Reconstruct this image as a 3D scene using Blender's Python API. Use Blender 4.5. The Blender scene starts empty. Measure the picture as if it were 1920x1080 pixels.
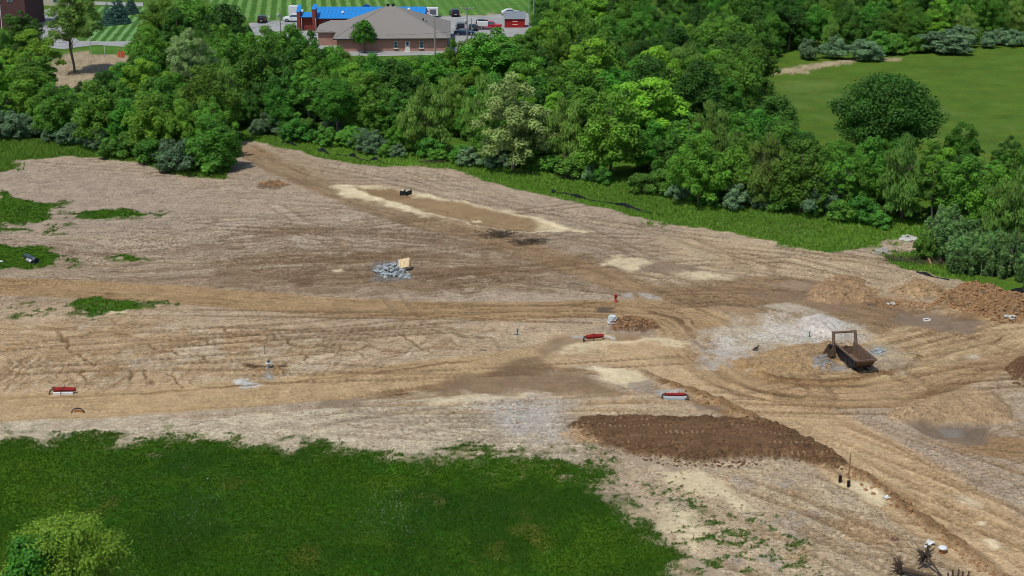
import bpy, math, random
import numpy as np
from mathutils import Vector, Matrix
R = math.radians

# ------------------------------------------------------------------ camera, sky, sun, exposure
F_PX, PITCH, CAM_H = 3000.0, R(17.0), 50.0
scene = bpy.context.scene
cam_data = bpy.data.cameras.new('camera')
cam = bpy.data.objects.new('camera', cam_data)
scene.collection.objects.link(cam)
cam.location = (0, 0, CAM_H)
cam.rotation_euler = (R(90) - PITCH, 0, 0)
cam_data.sensor_width = 36.0
cam_data.lens = F_PX / 1920.0 * 36.0
cam_data.clip_end = 9000
scene.camera = cam
SUN_EL, SUN_AZ = R(62), R(218)            # azimuth of the sun, clockwise from +Y
world = bpy.data.worlds.new('World'); scene.world = world; world.use_nodes = True
wn = world.node_tree
sky = wn.nodes.new('ShaderNodeTexSky'); sky.sky_type = 'NISHITA'; sky.sun_disc = False
sky.sun_elevation = SUN_EL; sky.sun_rotation = SUN_AZ
wn.links.new(sky.outputs[0], wn.nodes['Background'].inputs[0])
wn.nodes['Background'].inputs[1].default_value = 0.11
sun_data = bpy.data.lights.new('sun', 'SUN'); sun_data.energy = 3.3; sun_data.angle = R(0.5)
sun_data.color = (1.0, 0.965, 0.9)
sun = bpy.data.objects.new('sun', sun_data); scene.collection.objects.link(sun)
sdir = Vector((math.sin(SUN_AZ)*math.cos(SUN_EL), math.cos(SUN_AZ)*math.cos(SUN_EL), math.sin(SUN_EL)))
sun.rotation_euler = sdir.to_track_quat('Z', 'Y').to_euler()
sun.location = sdir * 200
vs = scene.view_settings
vs.view_transform = 'Standard'; vs.look = 'None'; vs.exposure = 0.04; vs.gamma = 1.0
vs.use_curve_mapping = False
scene.cycles.filter_width = 0.9

# ------------------------------------------------------------------ pixel -> place
CP, SP = math.cos(PITCH), math.sin(PITCH)
def P(x, y, z=0.0):
    """point at height z seen at photo pixel x, y (1920 x 1080)"""
    u, v = (x-960)/F_PX, (y-540)/F_PX
    d = (CAM_H - z) / (SP + v*CP)
    return (u*d, (CP - v*SP)*d)
def at_Y(x, y, Y):
    """point on the ray through a pixel where it stands Y metres out"""
    u, v = (x-960)/F_PX, (y-540)/F_PX
    d = Y / (CP - v*SP)
    return (u*d, Y, CAM_H - (SP + v*CP)*d)
def px_of(X, Y, Z):
    d = Y*CP - (Z-CAM_H)*SP
    w = -Y*SP - (Z-CAM_H)*CP
    return 960 + F_PX*X/d, 540 + F_PX*w/d
def PP(pts): return [P(*p) for p in pts]
def scale_at(y): return F_PX*(SP+(y-540)/F_PX*CP)/CAM_H

KL = 1.22
def s2l(c):
    c = c/255.0
    return c/12.92 if c <= .04045 else ((c+.055)/1.055)**2.4
def C(r, g, b): return (s2l(r)/KL, s2l(g)/KL, s2l(b)/KL)
def CN(r, g, b): return np.array(C(r, g, b), dtype=np.float32)

# ------------------------------------------------------------------ noise
def _h(ix, iy, seed):
    n = (ix.astype(np.int64)*374761393 + iy.astype(np.int64)*668265263 + seed*974634777) & 0xffffffff
    n = ((n ^ (n >> 13))*1274126177) & 0xffffffff
    n = (n ^ (n >> 16)) & 0xffffff
    return (n/float(0xffffff)).astype(np.float32)
def vnoise(x, y, seed=0):
    fx, fy = np.floor(x), np.floor(y)
    ax, ay = (x-fx).astype(np.float32), (y-fy).astype(np.float32)
    ax = ax*ax*(3-2*ax); ay = ay*ay*(3-2*ay)
    a, b = _h(fx, fy, seed), _h(fx+1, fy, seed)
    c, d = _h(fx, fy+1, seed), _h(fx+1, fy+1, seed)
    return (a+(b-a)*ax) + ((c+(d-c)*ax) - (a+(b-a)*ax))*ay
def fbm(x, y, oct=4, seed=0, gain=.5):
    s = 0; a = 1.0; t = 0
    ca, sa = math.cos(.6), math.sin(.6)
    for i in range(oct):
        s = s + a*(vnoise(x, y, seed+i*17)*2-1); t += a
        x, y = (x*ca - y*sa)*2.03+13.1, (x*sa + y*ca)*2.03+7.7
        a *= gain
    return s/t
def sstep(a, b, x):
    t = np.clip((x-a)/(b-a), 0, 1); return t*t*(3-2*t)

# ------------------------------------------------------------------ object helpers
col = scene.collection
def tag(o, label=None, cat=None, group=None, kind=None):
    if label: o['label'] = label
    if cat: o['category'] = cat
    if group: o['group'] = group
    if kind: o['kind'] = kind
    return o
def empty(name, loc=(0, 0, 0), rz=0.0, label=None, cat=None, group=None):
    o = bpy.data.objects.new(name, None); col.objects.link(o)
    o.empty_display_size = .2
    o.location = loc; o.rotation_euler = (0, 0, rz)
    return tag(o, label, cat, group)
def np_mesh(name, verts, faces, attrs=None, smooth=True):
    """verts Nx3, faces MxK (K 3 or 4)"""
    me = bpy.data.meshes.new(name)
    n, (m, k) = len(verts), faces.shape
    me.vertices.add(n); me.vertices.foreach_set('co', np.asarray(verts, np.float32).ravel())
    me.loops.add(m*k); me.loops.foreach_set('vertex_index', faces.astype(np.int32).ravel())
    me.polygons.add(m)
    me.polygons.foreach_set('loop_start', np.arange(0, m*k, k, dtype=np.int32))
    me.polygons.foreach_set('use_smooth', np.full(m, smooth, bool))
    for an, arr in (attrs or {}).items():
        a = me.attributes.new(an, 'FLOAT_COLOR', 'POINT')
        full = np.ones((n, 4), np.float32); full[:, :arr.shape[1]] = arr
        a.data.foreach_set('color', full.ravel())
    me.update(calc_edges=True); me.validate()
    return me
def link(name, me, material=None, parent=None):
    o = bpy.data.objects.new(name, me); col.objects.link(o)
    if material: me.materials.clear(); me.materials.append(material)
    if parent: o.parent = parent
    return o
def copy_tree(o, parent=None):
    c = o.copy(); col.objects.link(c); c.parent = parent
    for ch in o.children: copy_tree(ch, c)
    return c

# ------------------------------------------------------------------ materials
def nt_new(name):
    m = bpy.data.materials.new(name); m.use_nodes = True
    return m, m.node_tree, m.node_tree.nodes['Principled BSDF']
def mat(name, c, rough=.7, var=.12, scale=3.0, metal=0.0, bump=0.0, bscale=20.0, c2=None, spec=.35):
    m, nt, b = nt_new(name)
    tc = nt.nodes.new('ShaderNodeTexCoord')
    nz = nt.nodes.new('ShaderNodeTexNoise'); nz.inputs['Scale'].default_value = scale
    nz.inputs['Detail'].default_value = 6; nz.inputs['Roughness'].default_value = .65
    nt.links.new(tc.outputs['Object'], nz.inputs['Vector'])
    cr = nt.nodes.new('ShaderNodeValToRGB')
    cr.color_ramp.elements[0].position = .3; cr.color_ramp.elements[1].position = .7
    d = tuple(max(0, x*(1-var)) for x in c) if c2 is None else c2
    cr.color_ramp.elements[0].color = (*d, 1)
    cr.color_ramp.elements[1].color = (*[min(1, x*(1+var)) for x in c], 1)
    nt.links.new(nz.outputs[0], cr.inputs[0]); nt.links.new(cr.outputs[0], b.inputs['Base Color'])
    b.inputs['Roughness'].default_value = rough; b.inputs['Metallic'].default_value = metal
    b.inputs['Specular IOR Level'].default_value = spec
    if bump:
        n2 = nt.nodes.new('ShaderNodeTexNoise'); n2.inputs['Scale'].default_value = bscale
        n2.inputs['Detail'].default_value = 4
        nt.links.new(tc.outputs['Object'], n2.inputs['Vector'])
        bp = nt.nodes.new('ShaderNodeBump'); bp.inputs['Strength'].default_value = bump
        bp.inputs['Distance'].default_value = .05
        nt.links.new(n2.outputs[0], bp.inputs['Height']); nt.links.new(bp.outputs[0], b.inputs['Normal'])
    return m
def leaf_mat(name, c, hue=.02, trans=.28, rough=.55):
    """foliage: colour varies from leaf to leaf and from plant to plant"""
    m, nt, b = nt_new(name)
    at = nt.nodes.new('ShaderNodeAttribute'); at.attribute_name = 'leaf'
    oi = nt.nodes.new('ShaderNodeObjectInfo')
    hs = nt.nodes.new('ShaderNodeHueSaturation'); hs.inputs['Color'].default_value = (*c, 1)
    def mr(src, a, bb):
        n = nt.nodes.new('ShaderNodeMapRange'); n.inputs['To Min'].default_value = a; n.inputs['To Max'].default_value = bb
        nt.links.new(src, n.inputs['Value']); return n.outputs[0]
    sep = nt.nodes.new('ShaderNodeSeparateColor'); nt.links.new(at.outputs['Color'], sep.inputs[0])
    a1 = nt.nodes.new('ShaderNodeMath'); a1.operation = 'ADD'
    nt.links.new(mr(oi.outputs['Random'], .5-hue, .5+hue), a1.inputs[0])
    nt.links.new(mr(sep.outputs[1], -.012, .012), a1.inputs[1])
    nt.links.new(a1.outputs[0], hs.inputs['Hue'])
    m1 = nt.nodes.new('ShaderNodeMath'); m1.operation = 'MULTIPLY'
    w = nt.nodes.new('ShaderNodeMath'); w.operation = 'MULTIPLY'; w.inputs[1].default_value = 7.31
    nt.links.new(oi.outputs['Random'], w.inputs[0])
    fr = nt.nodes.new('ShaderNodeMath'); fr.operation = 'FRACT'; nt.links.new(w.outputs[0], fr.inputs[0])
    nt.links.new(mr(fr.outputs[0], .75, 1.28), m1.inputs[0]); nt.links.new(mr(sep.outputs[0], .55, 1.5), m1.inputs[1])
    nt.links.new(m1.outputs[0], hs.inputs['Value'])
    nt.links.new(hs.outputs[0], b.inputs['Base Color'])
    b.inputs['Roughness'].default_value = rough; b.inputs['Specular IOR Level'].default_value = .25
    tr = nt.nodes.new('ShaderNodeBsdfTranslucent'); nt.links.new(hs.outputs[0], tr.inputs[0])
    mx = nt.nodes.new('ShaderNodeMixShader'); mx.inputs[0].default_value = trans
    nt.links.new(b.outputs[0], mx.inputs[1]); nt.links.new(tr.outputs[0], mx.inputs[2])
    nt.links.new(mx.outputs[0], nt.nodes['Material Output'].inputs['Surface'])
    return m

# ------------------------------------------------------------------ ground: one sheet, surveyed layer by layer
def Yof(y): return P(960, y)[1]
rows = np.concatenate([
    np.array([-250, -120, -60, -25, 0, 20, 40, 55, 65, 72, 78, 82, 86, 89.]),
    np.array([Yof(y) for y in np.arange(1108, 252, -1.36)]),
    np.array([Yof(y) for y in np.arange(251, -6, -3.2)]),
    np.array([450, 480, 520, 580, 660, 800, 1000, 1300, 1700, 2300, 3200, 4500.])])
rows = np.unique(np.round(rows, 4))
ucols = np.concatenate([-np.geomspace(14, 1.32, 12), np.linspace(-1.3, -1.055, 26),
                        np.linspace(-1.05, 1.05, 930), np.linspace(1.055, 1.3, 26), np.geomspace(1.32, 14, 12)])
def wid(Y): return np.maximum(.335*Y+2, 25)
NR, NC = len(rows), len(ucols)
GX = (wid(rows)[:, None]*ucols[None, :]).astype(np.float64)
GY = np.repeat(rows[:, None], NC, 1)
Z = np.zeros((NR, NC), np.float32)
SOIL = np.zeros((NR, NC, 3), np.float32)
GRASS = np.zeros((NR, NC), np.float32)
WET = np.zeros((NR, NC), np.float32)
ROUGH = np.full((NR, NC), .6, np.float32)   # how crumbly the surface is
CLASS = np.zeros((NR, NC), np.int8)      # 0 ground 1 dirt_road 2 grass 3 lawn 4 fill 5 gravel
W1 = fbm(GX*.45, GY*.45, 4, 11); W2 = fbm(GX*.45+50, GY*.45, 4, 23)     # metre-scale raggedness
N_lo = fbm(GX*.05, GY*.05, 4, 5); N_md = fbm(GX*.3, GY*.3, 5, 31); N_hi = fbm(GX*1.6, GY*1.6, 4, 47, .6)
inview = sstep(86, 92, GY)*(1-sstep(292, 312, GY))
def window(pts, pad):
    """slice of the grid round a set of world points"""
    a = np.array(pts); y0, y1 = a[:, 1].min()-pad, a[:, 1].max()+pad
    r0, r1 = np.searchsorted(rows, y0), min(NR, np.searchsorted(rows, y1)+1)
    r0 = max(0, r0-1)
    if r1-r0 < 2: r1 = min(NR, r0+2)
    wmin = wid(rows[r0]); wmax = wid(rows[r1-1])
    xs = [(a[:, 0].min()-pad)/wmin, (a[:, 0].min()-pad)/wmax, (a[:, 0].max()+pad)/wmin, (a[:, 0].max()+pad)/wmax]
    c0 = max(0, np.searchsorted(ucols, min(xs))-1); c1 = min(NC, np.searchsorted(ucols, max(xs))+1)
    return slice(r0, r1), slice(c0, c1)
def poly_sd(X, Y, pts):
    """signed distance to a polygon, negative inside"""
    d = np.full(X.shape, 1e9); ins = np.zeros(X.shape, bool); n = len(pts)
    for i in range(n):
        ax, ay = pts[i]; bx, by = pts[(i+1) % n]
        ex, ey = bx-ax, by-ay; L = ex*ex+ey*ey+1e-9
        t = np.clip(((X-ax)*ex+(Y-ay)*ey)/L, 0, 1)
        d = np.minimum(d, (X-ax-t*ex)**2+(Y-ay-t*ey)**2)
        cr = ((ay > Y) != (by > Y)) & (X < (bx-ax)*(Y-ay)/((by-ay) if abs(by-ay) > 1e-9 else 1e-9)+ax)
        ins ^= cr
    d = np.sqrt(d); return np.where(ins, -d, d)
def area(px, soft=.5, warp=1.0, brk=0.0, pad=6):
    """mask of an area outlined in the photo, its edge made ragged on the ground"""
    pts = PP(px); sl = window(pts, pad)
    X = GX[sl]+W1[sl]*warp; Y = GY[sl]+W2[sl]*warp*1.6
    sd = poly_sd(X, Y, pts)
    if brk: sd = sd + brk*(N_hi[sl]*.8+N_md[sl])
    return sl, sstep(soft, -soft, sd), sd
def paint(sl, m, c, op=1.0, var=.12):
    k = (m*op)[..., None]
    v = (1+var*(N_hi[sl]*.7+N_md[sl]*.8))[..., None]
    SOIL[sl] = SOIL[sl]*(1-k) + np.asarray(c, np.float32)*v*k
def lay(px, c, soft=.5, warp=1.0, op=1.0, var=.12, brk=0.0, dz=0.0, cls=None, grass=None, wet=None, rough=None):
    sl, m, sd = area(px, soft, warp, brk)
    paint(sl, m, c, op, var)
    if dz: Z[sl] += dz*m
    if grass is not None: GRASS[sl] = GRASS[sl]*(1-m)+grass*m
    if wet is not None: WET[sl] = WET[sl]*(1-m)+wet*m
    if rough is not None: ROUGH[sl] = ROUGH[sl]*(1-m)+rough*m
    elif wet: ROUGH[sl] = ROUGH[sl]*(1-m)+.08*m
    elif c is CREAM: ROUGH[sl] = ROUGH[sl]*(1-m)+.12*m
    if cls is not None: CLASS[sl] = np.where(m > .5, cls, CLASS[sl])
    return sl, m, sd
def smooth_path(px, n=12):
    w = [Vector((*p, 0)) for p in PP(px)]
    w = [w[0]*2-w[1]] + w + [w[-1]*2-w[-2]]
    out = []
    for i in range(1, len(w)-2):
        for k in range(n):
            t = k/n; a, b, c, d = w[i-1], w[i], w[i+1], w[i+2]
            q = .5*((2*b)+(c-a)*t+(2*a-5*b+4*c-d)*t*t+(3*b-a-3*c+d)*t**3)
            out.append((q.x, q.y))
    out.append((w[-2].x, w[-2].y)); return out
def along(pts, pad):
    """(slice, distance along, signed distance across) for grid points near a path"""
    sl = window(pts, pad); X, Y = GX[sl], GY[sl]
    best = np.full(X.shape, 1e9); T = np.zeros(X.shape); D = np.full(X.shape, 1e4); acc = 0
    for i in range(len(pts)-1):
        ax, ay = pts[i]; bx, by = pts[i+1]; ex, ey = bx-ax, by-ay; L = math.hypot(ex, ey)+1e-9
        t = np.clip(((X-ax)*ex+(Y-ay)*ey)/(L*L), 0, 1)
        dx, dy = X-ax-t*ex, Y-ay-t*ey; d = dx*dx+dy*dy
        s = np.sign(ex*dy-ey*dx); u = d < best
        best = np.where(u, d, best); T = np.where(u, acc+t*L, T); D = np.where(u, np.sqrt(d)*np.where(s == 0, 1, s), D)
        acc += L
    return sl, T, D, acc
def trail(px, hw, c, dark, op=.9, streak=.5, rut=.05, seed=1, cls=None, tread=.0, endfade=6, warp=.5, wet=0, freq=1.6):
    """haul road: colour, lengthwise streaks, ruts and cleat marks that follow the path"""
    pts = smooth_path(px); sl, T, D, L = along(pts, hw+2.5)
    Dw = D + W1[sl]*warp
    e = np.clip(np.minimum(T, L-T)/max(endfade, .01), 0, 1) if endfade else 1.0
    m = sstep(hw, hw-1.1, np.abs(Dw))*e
    paint(sl, m, c, op, .10)
    Dj = D + .5*W1[sl] + .25*W2[sl]
    st = fbm(Dj*freq, T*.07, 4, seed, .62)
    st2 = fbm(Dj*freq*2.8, T*.22, 4, seed+5, .65)
    brkn = .35+.65*sstep(-.25, .25, fbm(GX[sl]*.16, GY[sl]*.16, 3, seed+31))
    streak = streak*brkn
    k = np.clip(sstep(.02, .42, st)+.6*sstep(.1, .5, st2), 0, 1)*m*streak
    paint(sl, k, dark, 1.0, .15)
    lt = sstep(.1, .5, -st)*m*streak*.7
    paint(sl, lt, np.asarray(c)*1.18, 1.0, .1)
    Z[sl] += (-(st*.6+st2*.5)*rut*m - .05*m).astype(np.float32)
    if tread:
        band = sstep(.05, .3, fbm(D*1.1, T*.02, 2, seed+9))*m
        lug = np.sin(T*2*math.pi/.55 + np.abs(np.sin(D*2.2))*2.2+1.5*W1[sl])
        Z[sl] += (lug*.05*tread*band).astype(np.float32)
        paint(sl, sstep(.1, .8, lug)*band*tread*.75*brkn, dark*.9, 1.0, .1)
    ln = sstep(.055, .015, np.abs(fbm(Dj*freq*.75, T*.03, 3, seed+41, .55)))*m*brkn
    paint(sl, ln*.75*min(1, streak.max()*1.4), dark*.82, 1.0, .1); Z[sl] -= (ln*.07).astype(np.float32)
    ln2 = sstep(.05, .015, np.abs(fbm(Dj*freq*.9+3, T*.04, 3, seed+43, .55)))*m*brkn
    paint(sl, ln2*.6*min(1, streak.max()*1.4), np.asarray(c)*1.25, 1.0, .1)
    ROUGH[sl] = ROUGH[sl]*(1-m)+.34*m
    if wet: WET[sl] = np.maximum(WET[sl], m*wet*sstep(.0, .4, st))
    if cls is not None: CLASS[sl] = np.where(m > .55, cls, CLASS[sl])
def mound(px, h, rough=.5, c=None, op=1.0, soft=None, clod=.25, power=1.0, cls=None):
    pts = PP(px); sl, m, sd = area(px, .4, .6)
    ins = np.clip(-sd, 0, None); mx = max(ins.max(), .5)
    prof = (1-(1-np.clip(ins/(mx*.9), 0, 1))**2)**power
    Z[sl] += (prof*h*(1+.35*N_md[sl]*rough) + m*clod*rough*np.maximum(N_hi[sl], -.2)).astype(np.float32)
    if c is not None: paint(sl, m, c, op, .22)
    ROUGH[sl] = ROUGH[sl]*(1-m)+min(1.0, .35+.5*rough)*m
    if cls is not None: CLASS[sl] = np.where(m > .5, cls, CLASS[sl])
    return sl, m
def blot(px, c, seed, thr=.15, op=.8, freq=.5, wet=0, var=.1):
    """broken patches of another soil inside an outline"""
    sl, m, sd = area(px, 2.5, 2.0)
    k = m*sstep(thr, thr+.22, fbm(GX[sl]*freq, GY[sl]*freq*.8, 5, seed, .6))
    paint(sl, k, c, op, var)
    if wet: WET[sl] = np.maximum(WET[sl], k*wet)

# soil colours
GREY = CN(180, 160, 136); TAN = CN(192, 167, 134); ROAD = CN(188, 159, 116); BROWN = CN(136, 108, 74)
DARK = CN(112, 86, 58); MUD = CN(140, 116, 86); CREAM = CN(222, 205, 166); PALE = CN(204, 189, 161)
GRAVEL = CN(205, 196, 184); CLAY = CN(178, 138, 90); FILL = CN(112, 84, 57); BLUEG = CN(150, 156, 160)
G_DARK = CN(52, 88, 24); G_MID = CN(76, 112, 38); G_MEAD = CN(86, 114, 38); G_LAWN = CN(78, 124, 48)

SOIL[:] = GREY
SOIL *= (1+.10*N_lo+.12*N_md+.10*N_hi)[..., None]
Z += (.10*N_lo + .05*N_md + .030*N_hi*1.2)*inview
# ---- broad soils
lay([(-400,500),(-400,800),(300,760),(700,700),(1000,660),(1150,640),(1100,600),(700,590),(300,560)], TAN, 3, 3, .85)
lay([(-400,640),(-400,745),(200,738),(600,715),(600,660),(250,600),(0,600)], CN(188,158,116), 3, 3, .7, brk=1.5)
lay([(-400,770),(-400,830),(300,830),(700,850),(1000,860),(1100,860),(1050,760),(900,740),(700,745),(300,790)], PALE, 1.5, 2, .9, brk=.6)
lay([(1200,440),(1500,470),(1650,480),(1900,560),(2100,640),(2100,740),(1700,740),(1300,640),(1150,520)], CN(190,166,132), 4, 3, .8)
lay([(1300,425),(1550,475),(1640,500),(1560,530),(1350,500),(1250,440)], CN(196,172,136), 2, 3, .8)
lay([(1150,760),(1600,900),(1900,1080),(2100,1300),(1250,1300),(1220,1000),(1180,880)], CN(198,176,142), 3, 3, .85)
lay([(1000,725),(1250,740),(1400,790),(1080,790),(960,760)], CN(196,172,136), 2, 2, .8)
lay([(-300,470),(-300,560),(400,560),(900,545),(1100,540),(1000,480),(600,465),(300,470)], CN(164,142,116), 3, 3, .65, brk=2)
lay([(420,470),(600,470),(900,480),(1000,520),(1100,545),(600,550),(380,530)], CN(138,114,86), 2.5, 3, .8, brk=2)
lay([(430,300),(560,340),(640,350),(700,360),(650,380),(520,330)], CN(150,126,96), 2, 2, .5)
lay([(1000,430),(1250,450),(1200,520),(1000,500)], CN(170,152,130), 3, 3, .6)

# ---- lengthwise scuffing from graders over the whole bare site
def scuff(px, ang, c, seed, op=.6, freq=1.3, lo=.08, h=.03):
    sl, m, sd = area(px, 4, 3)
    ca, sa = math.cos(ang), math.sin(ang)
    X, Y = GX[sl]+W1[sl]*1.2+6*N_lo[sl], GY[sl]+W2[sl]*1.0+10*N_lo[sl]
    a, d = X*ca+Y*sa, -X*sa+Y*ca
    st = fbm(d*freq, a*.07, 4, seed, .62)
    k = np.clip(sstep(lo, lo+.35, st)*.7+sstep(.22, .4, fbm(d*freq*2.7, a*.16, 3, seed+3, .6))*.8, 0, 1)*m*op*1.15
    paint(sl, k, c, 1.0, .2)
    paint(sl, sstep(.12, .5, -st)*m*op*.55, PALE*1.02, 1.0, .1)
    brk_ = sstep(-.15, .25, fbm(X*.14, Y*.14, 3, seed+61))
    ln = sstep(.05, .012, np.abs(fbm(d*freq*.7, a*.05, 3, seed+51, .55)))*m*brk_
    paint(sl, ln*min(1, op*1.3), np.asarray(c)*.75, 1.0, .1); Z[sl] -= (ln*.06).astype(np.float32)
    ln = sstep(.05, .012, np.abs(fbm(d*freq*.8+9, a*.06, 3, seed+53, .55)))*m*brk_
    paint(sl, ln*op*.8, PALE*1.1, 1.0, .1)
    Z[sl] -= (st*h*m).astype(np.float32)
scuff([(-300,300),(-300,470),(700,470),(900,440),(600,380),(430,300),(240,295)], .12, CN(140,120,98), 71, .5, 1.1)
scuff([(-300,440),(-300,560),(600,560),(1100,560),(1250,540),(1000,460),(600,440)], .05, CN(122,98,70), 73, .6, 1.0)
scuff([(-300,570),(-300,740),(500,720),(1000,650),(1100,600),(600,585)], .06, CN(140,110,72), 75, .55, 1.0)
scuff([(-300,780),(-300,820),(500,830),(1050,840),(1050,750),(700,750)], .05, CN(150,134,112), 77, .5, 1.2)
scuff([(450,275),(880,330),(1250,430),(1100,450),(800,350),(600,330)], -.95, CN(140,120,98), 79, .45, 1.2)
scuff([(900,440),(1250,430),(1650,480),(1500,540),(1200,560),(1000,500)], -.75, CN(146,122,94), 81, .5, .9)
scuff([(1300,640),(1700,740),(2000,700),(2000,1000),(1700,780)], .5, CN(140,108,68), 83, .45, .9)
scuff([(1180,880),(1500,850),(1850,1080),(1900,1250),(1250,1250)], -.9, CN(160,134,100), 85, .45, .8)

# ---- patches
blot([(80,590),(600,600),(620,720),(60,730)], CN(204,186,158), 101, .1, .7, .35)
blot([(0,640),(0,740),(170,745),(130,640)], CN(192,150,98), 103, .05, .6, .4)
blot([(700,640),(1050,640),(1000,600),(750,600)], CN(200,178,142), 105, .1, .7, .3)
blot([(600,440),(1000,440),(1000,540),(500,540)], CN(118,94,68), 107, .2, .7, .35)
blot([(380,380),(760,400),(800,470),(400,470)], CN(196,180,158), 109, .12, .6, .4)
blot([(1250,760),(1450,780),(1400,800),(1080,790),(1000,740)], CN(196,152,100), 111, .1, .55, .5)
blot([(1250,900),(1700,930),(1800,1080),(1300,1080)], CN(188,150,104), 113, .12, .5, .45)
blot([(1250,870),(1500,880),(1650,1080),(1280,1080)], CN(172,160,146), 115, .15, .7, .4)
lay([(1080,800),(1130,815),(1135,838),(1080,835),(1040,820)], CN(200,158,104), .6, 1, .85)
lay([(0,300),(0,440),(330,430),(450,400),(300,330)], CN(170,152,134), 4, 3, .6)

lay([(1180,560),(1300,538),(1500,536),(1700,566),(1850,590),(1820,632),(1650,612),(1500,584),(1350,592),(1310,650),(1230,605)], CN(150,120,84), 2, 3, .75, brk=2.5, wet=.12)
lay([(950,440),(1100,470),(1250,540),(1150,555),(950,500),(800,440)], CN(146,122,94), 2, 3, .55, brk=2.5)
scuff([(-60,678),(-60,738),(300,735),(440,725),(420,690),(200,672)], 1.35, CN(138,106,68), 87, .7, 1.3, .05, .05)
scuff([(560,650),(900,640),(880,670),(620,695)], 1.0, CN(138,106,68), 88, .55, 1.0, .08, .05)
# ---- haul roads and tracks (photo outlines, on the ground)
MIDR = CN(172,140,96)
trail([(-250,520),(0,536),(300,550),(600,572),(900,582),(1150,580),(1330,592)], 3.6, MIDR, CN(126,98,62), .85, .75, .06, 3, 1, .9)
trail([(440,268),(560,330),(680,378),(800,415),(920,445),(1060,492),(1180,535),(1330,600)], 3.0, CN(160,132,96), CN(122,97,66), .8, .7, .06, 5, None, .3)
trail([(480,280),(640,345),(760,395),(900,435)], 4.5, CN(158,136,106), CN(124,100,70), .45, .7, .05, 6, None, 0)
trail([(-300,775),(0,764),(250,752),(480,735),(700,712),(880,690),(1050,668),(1200,660)], 3.9, ROAD, CN(150,118,76), .95, .35, .03, 7, 1, .35, endfade=10)
trail([(1000,655),(1150,655),(1290,690),(1430,758),(1600,850),(1800,975),(2000,1110),(2150,1210)], 5.2, CN(198,168,126), CN(156,124,84), .95, .4, .035, 9, 1, .2, endfade=8, freq=1.1)
trail([(1150,560),(1280,600),(1330,650),(1420,710),(1560,730),(1700,712),(1790,672),(1960,610),(2100,580)], 5.0, CN(180,150,108), CN(108,82,54), .85, .95, .09, 13, 1, .4)
trail([(1200,560),(1400,555),(1560,572),(1680,608),(1745,650),(1740,690)], 4.2, CN(150,122,86), CN(94,71,47), .85, .95, .09, 15, 1, .3, wet=.5)
trail([(1300,590),(1360,640),(1400,690),(1500,718),(1640,712),(1740,680)], 1.6, CN(170,136,92), CN(98,74,46), .8, .95, .08, 17, 1, .5)
trail([(1560,700),(1740,660),(1860,612),(2050,575)], 6.5, CN(200,172,128), CN(132,102,66), .8, .95, .10, 19, 1, .2, freq=1.1)
trail([(1440,740),(1640,745),(1800,700),(1960,650)], 3.0, CN(184,153,112), CN(112,84,56), .8, .95, .08, 21, 1, .2)
trail([(1290,545),(1450,530),(1560,548),(1700,590),(1800,612)], 3.0, CN(150,122,86), CN(104,80,54), .75, .8, .07, 23, None, 0, wet=.6)
trail([(1720,810),(1850,835),(2050,850)], 3.0, CN(158,126,86), CN(92,68,44), .9, .8, .07, 25, 1, 1.3)
trail([(880,690),(980,688),(1120,700),(1260,735),(1400,790),(1560,870)], .9, CN(150,116,76), CN(100,74,48), .85, .8, .06, 27, None, 0)
trail([(620,752),(800,728),(940,700),(1040,690)], 1.5, CN(140,112,78), CN(104,80,54), .85, .8, .05, 29, None, .6)
# single passes of machines crossing the site
rng = random.Random(7)
def single(px, w=.45, gap=1.9, c=CN(122,97,68), op=.75, seed=0, edge=.05):
    pts = smooth_path(px, 8); sl, T, D, L = along(pts, gap+2)
    e = np.clip(np.minimum(T, L-T)/3, 0, 1)*(.55+.45*sstep(-.3, .3, fbm(T*.15, T*0, 2, seed)))
    A = np.abs(np.abs(D)-gap/2)
    m = sstep(w, w*.5, A)*e
    lug = .5+.5*np.sin(T*2*math.pi/.7+np.abs(np.abs(D)-gap/2)*4)
    paint(sl, m*op*(.35+.65*lug), c, 1.0, .15)
    Z[sl] += (-m*edge*(.5+.5*lug) + sstep(w*1.6, w, A)*sstep(w*.7, w, A)*edge*.7*e).astype(np.float32)
def rand_tracks(box, ang, n, spread, L0, L1, seed, **k):
    r = random.Random(seed)
    for i in range(n):
        x0, y0 = P(r.uniform(box[0], box[2]), r.uniform(box[1], box[3]))
        a = ang + r.uniform(-spread, spread); L = r.uniform(L0, L1); bend = r.uniform(-.012, .012)
        w = []; x, y = x0, y0
        for j in range(6):
            w.append(px_of(x, y, 0)); x += math.cos(a)*L/5; y += math.sin(a)*L/5; a += bend*L/5
        single(w, seed=seed*100+i, **k)
rand_tracks((-50,580,600,720), .1, 14, .25, 20, 50, 1)
rand_tracks((0,300,450,440), -.2, 12, .5, 20, 60, 2, c=CN(134,114,92), op=.65)
rand_tracks((480,300,1100,430), -.8, 16, .3, 20, 70, 3, c=CN(130,108,82), op=.7)
rand_tracks((350,420,1000,540), .1, 22, .35, 12, 40, 4, c=CN(116,92,66))
rand_tracks((950,440,1500,560), -.7, 18, .4, 12, 40, 5)
rand_tracks((1250,600,1850,760), .25, 16, .4, 10, 30, 6, c=CN(118,88,56), op=.75)
rand_tracks((1400,760,1850,1060), -.95, 14, .15, 15, 45, 7, c=CN(144,112,72), op=.6)
rand_tracks((1250,880,1600,1060), -.6, 10, .5, 8, 25, 8, c=CN(142,116,84), op=.65)
rand_tracks((550,760,1050,840), .2, 14, .35, 10, 30, 9, c=CN(138,120,98), op=.65)
rand_tracks((-40,740,1000,780), .08, 6, .04, 30, 60, 10, c=CN(158,126,84), op=.5)
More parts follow.
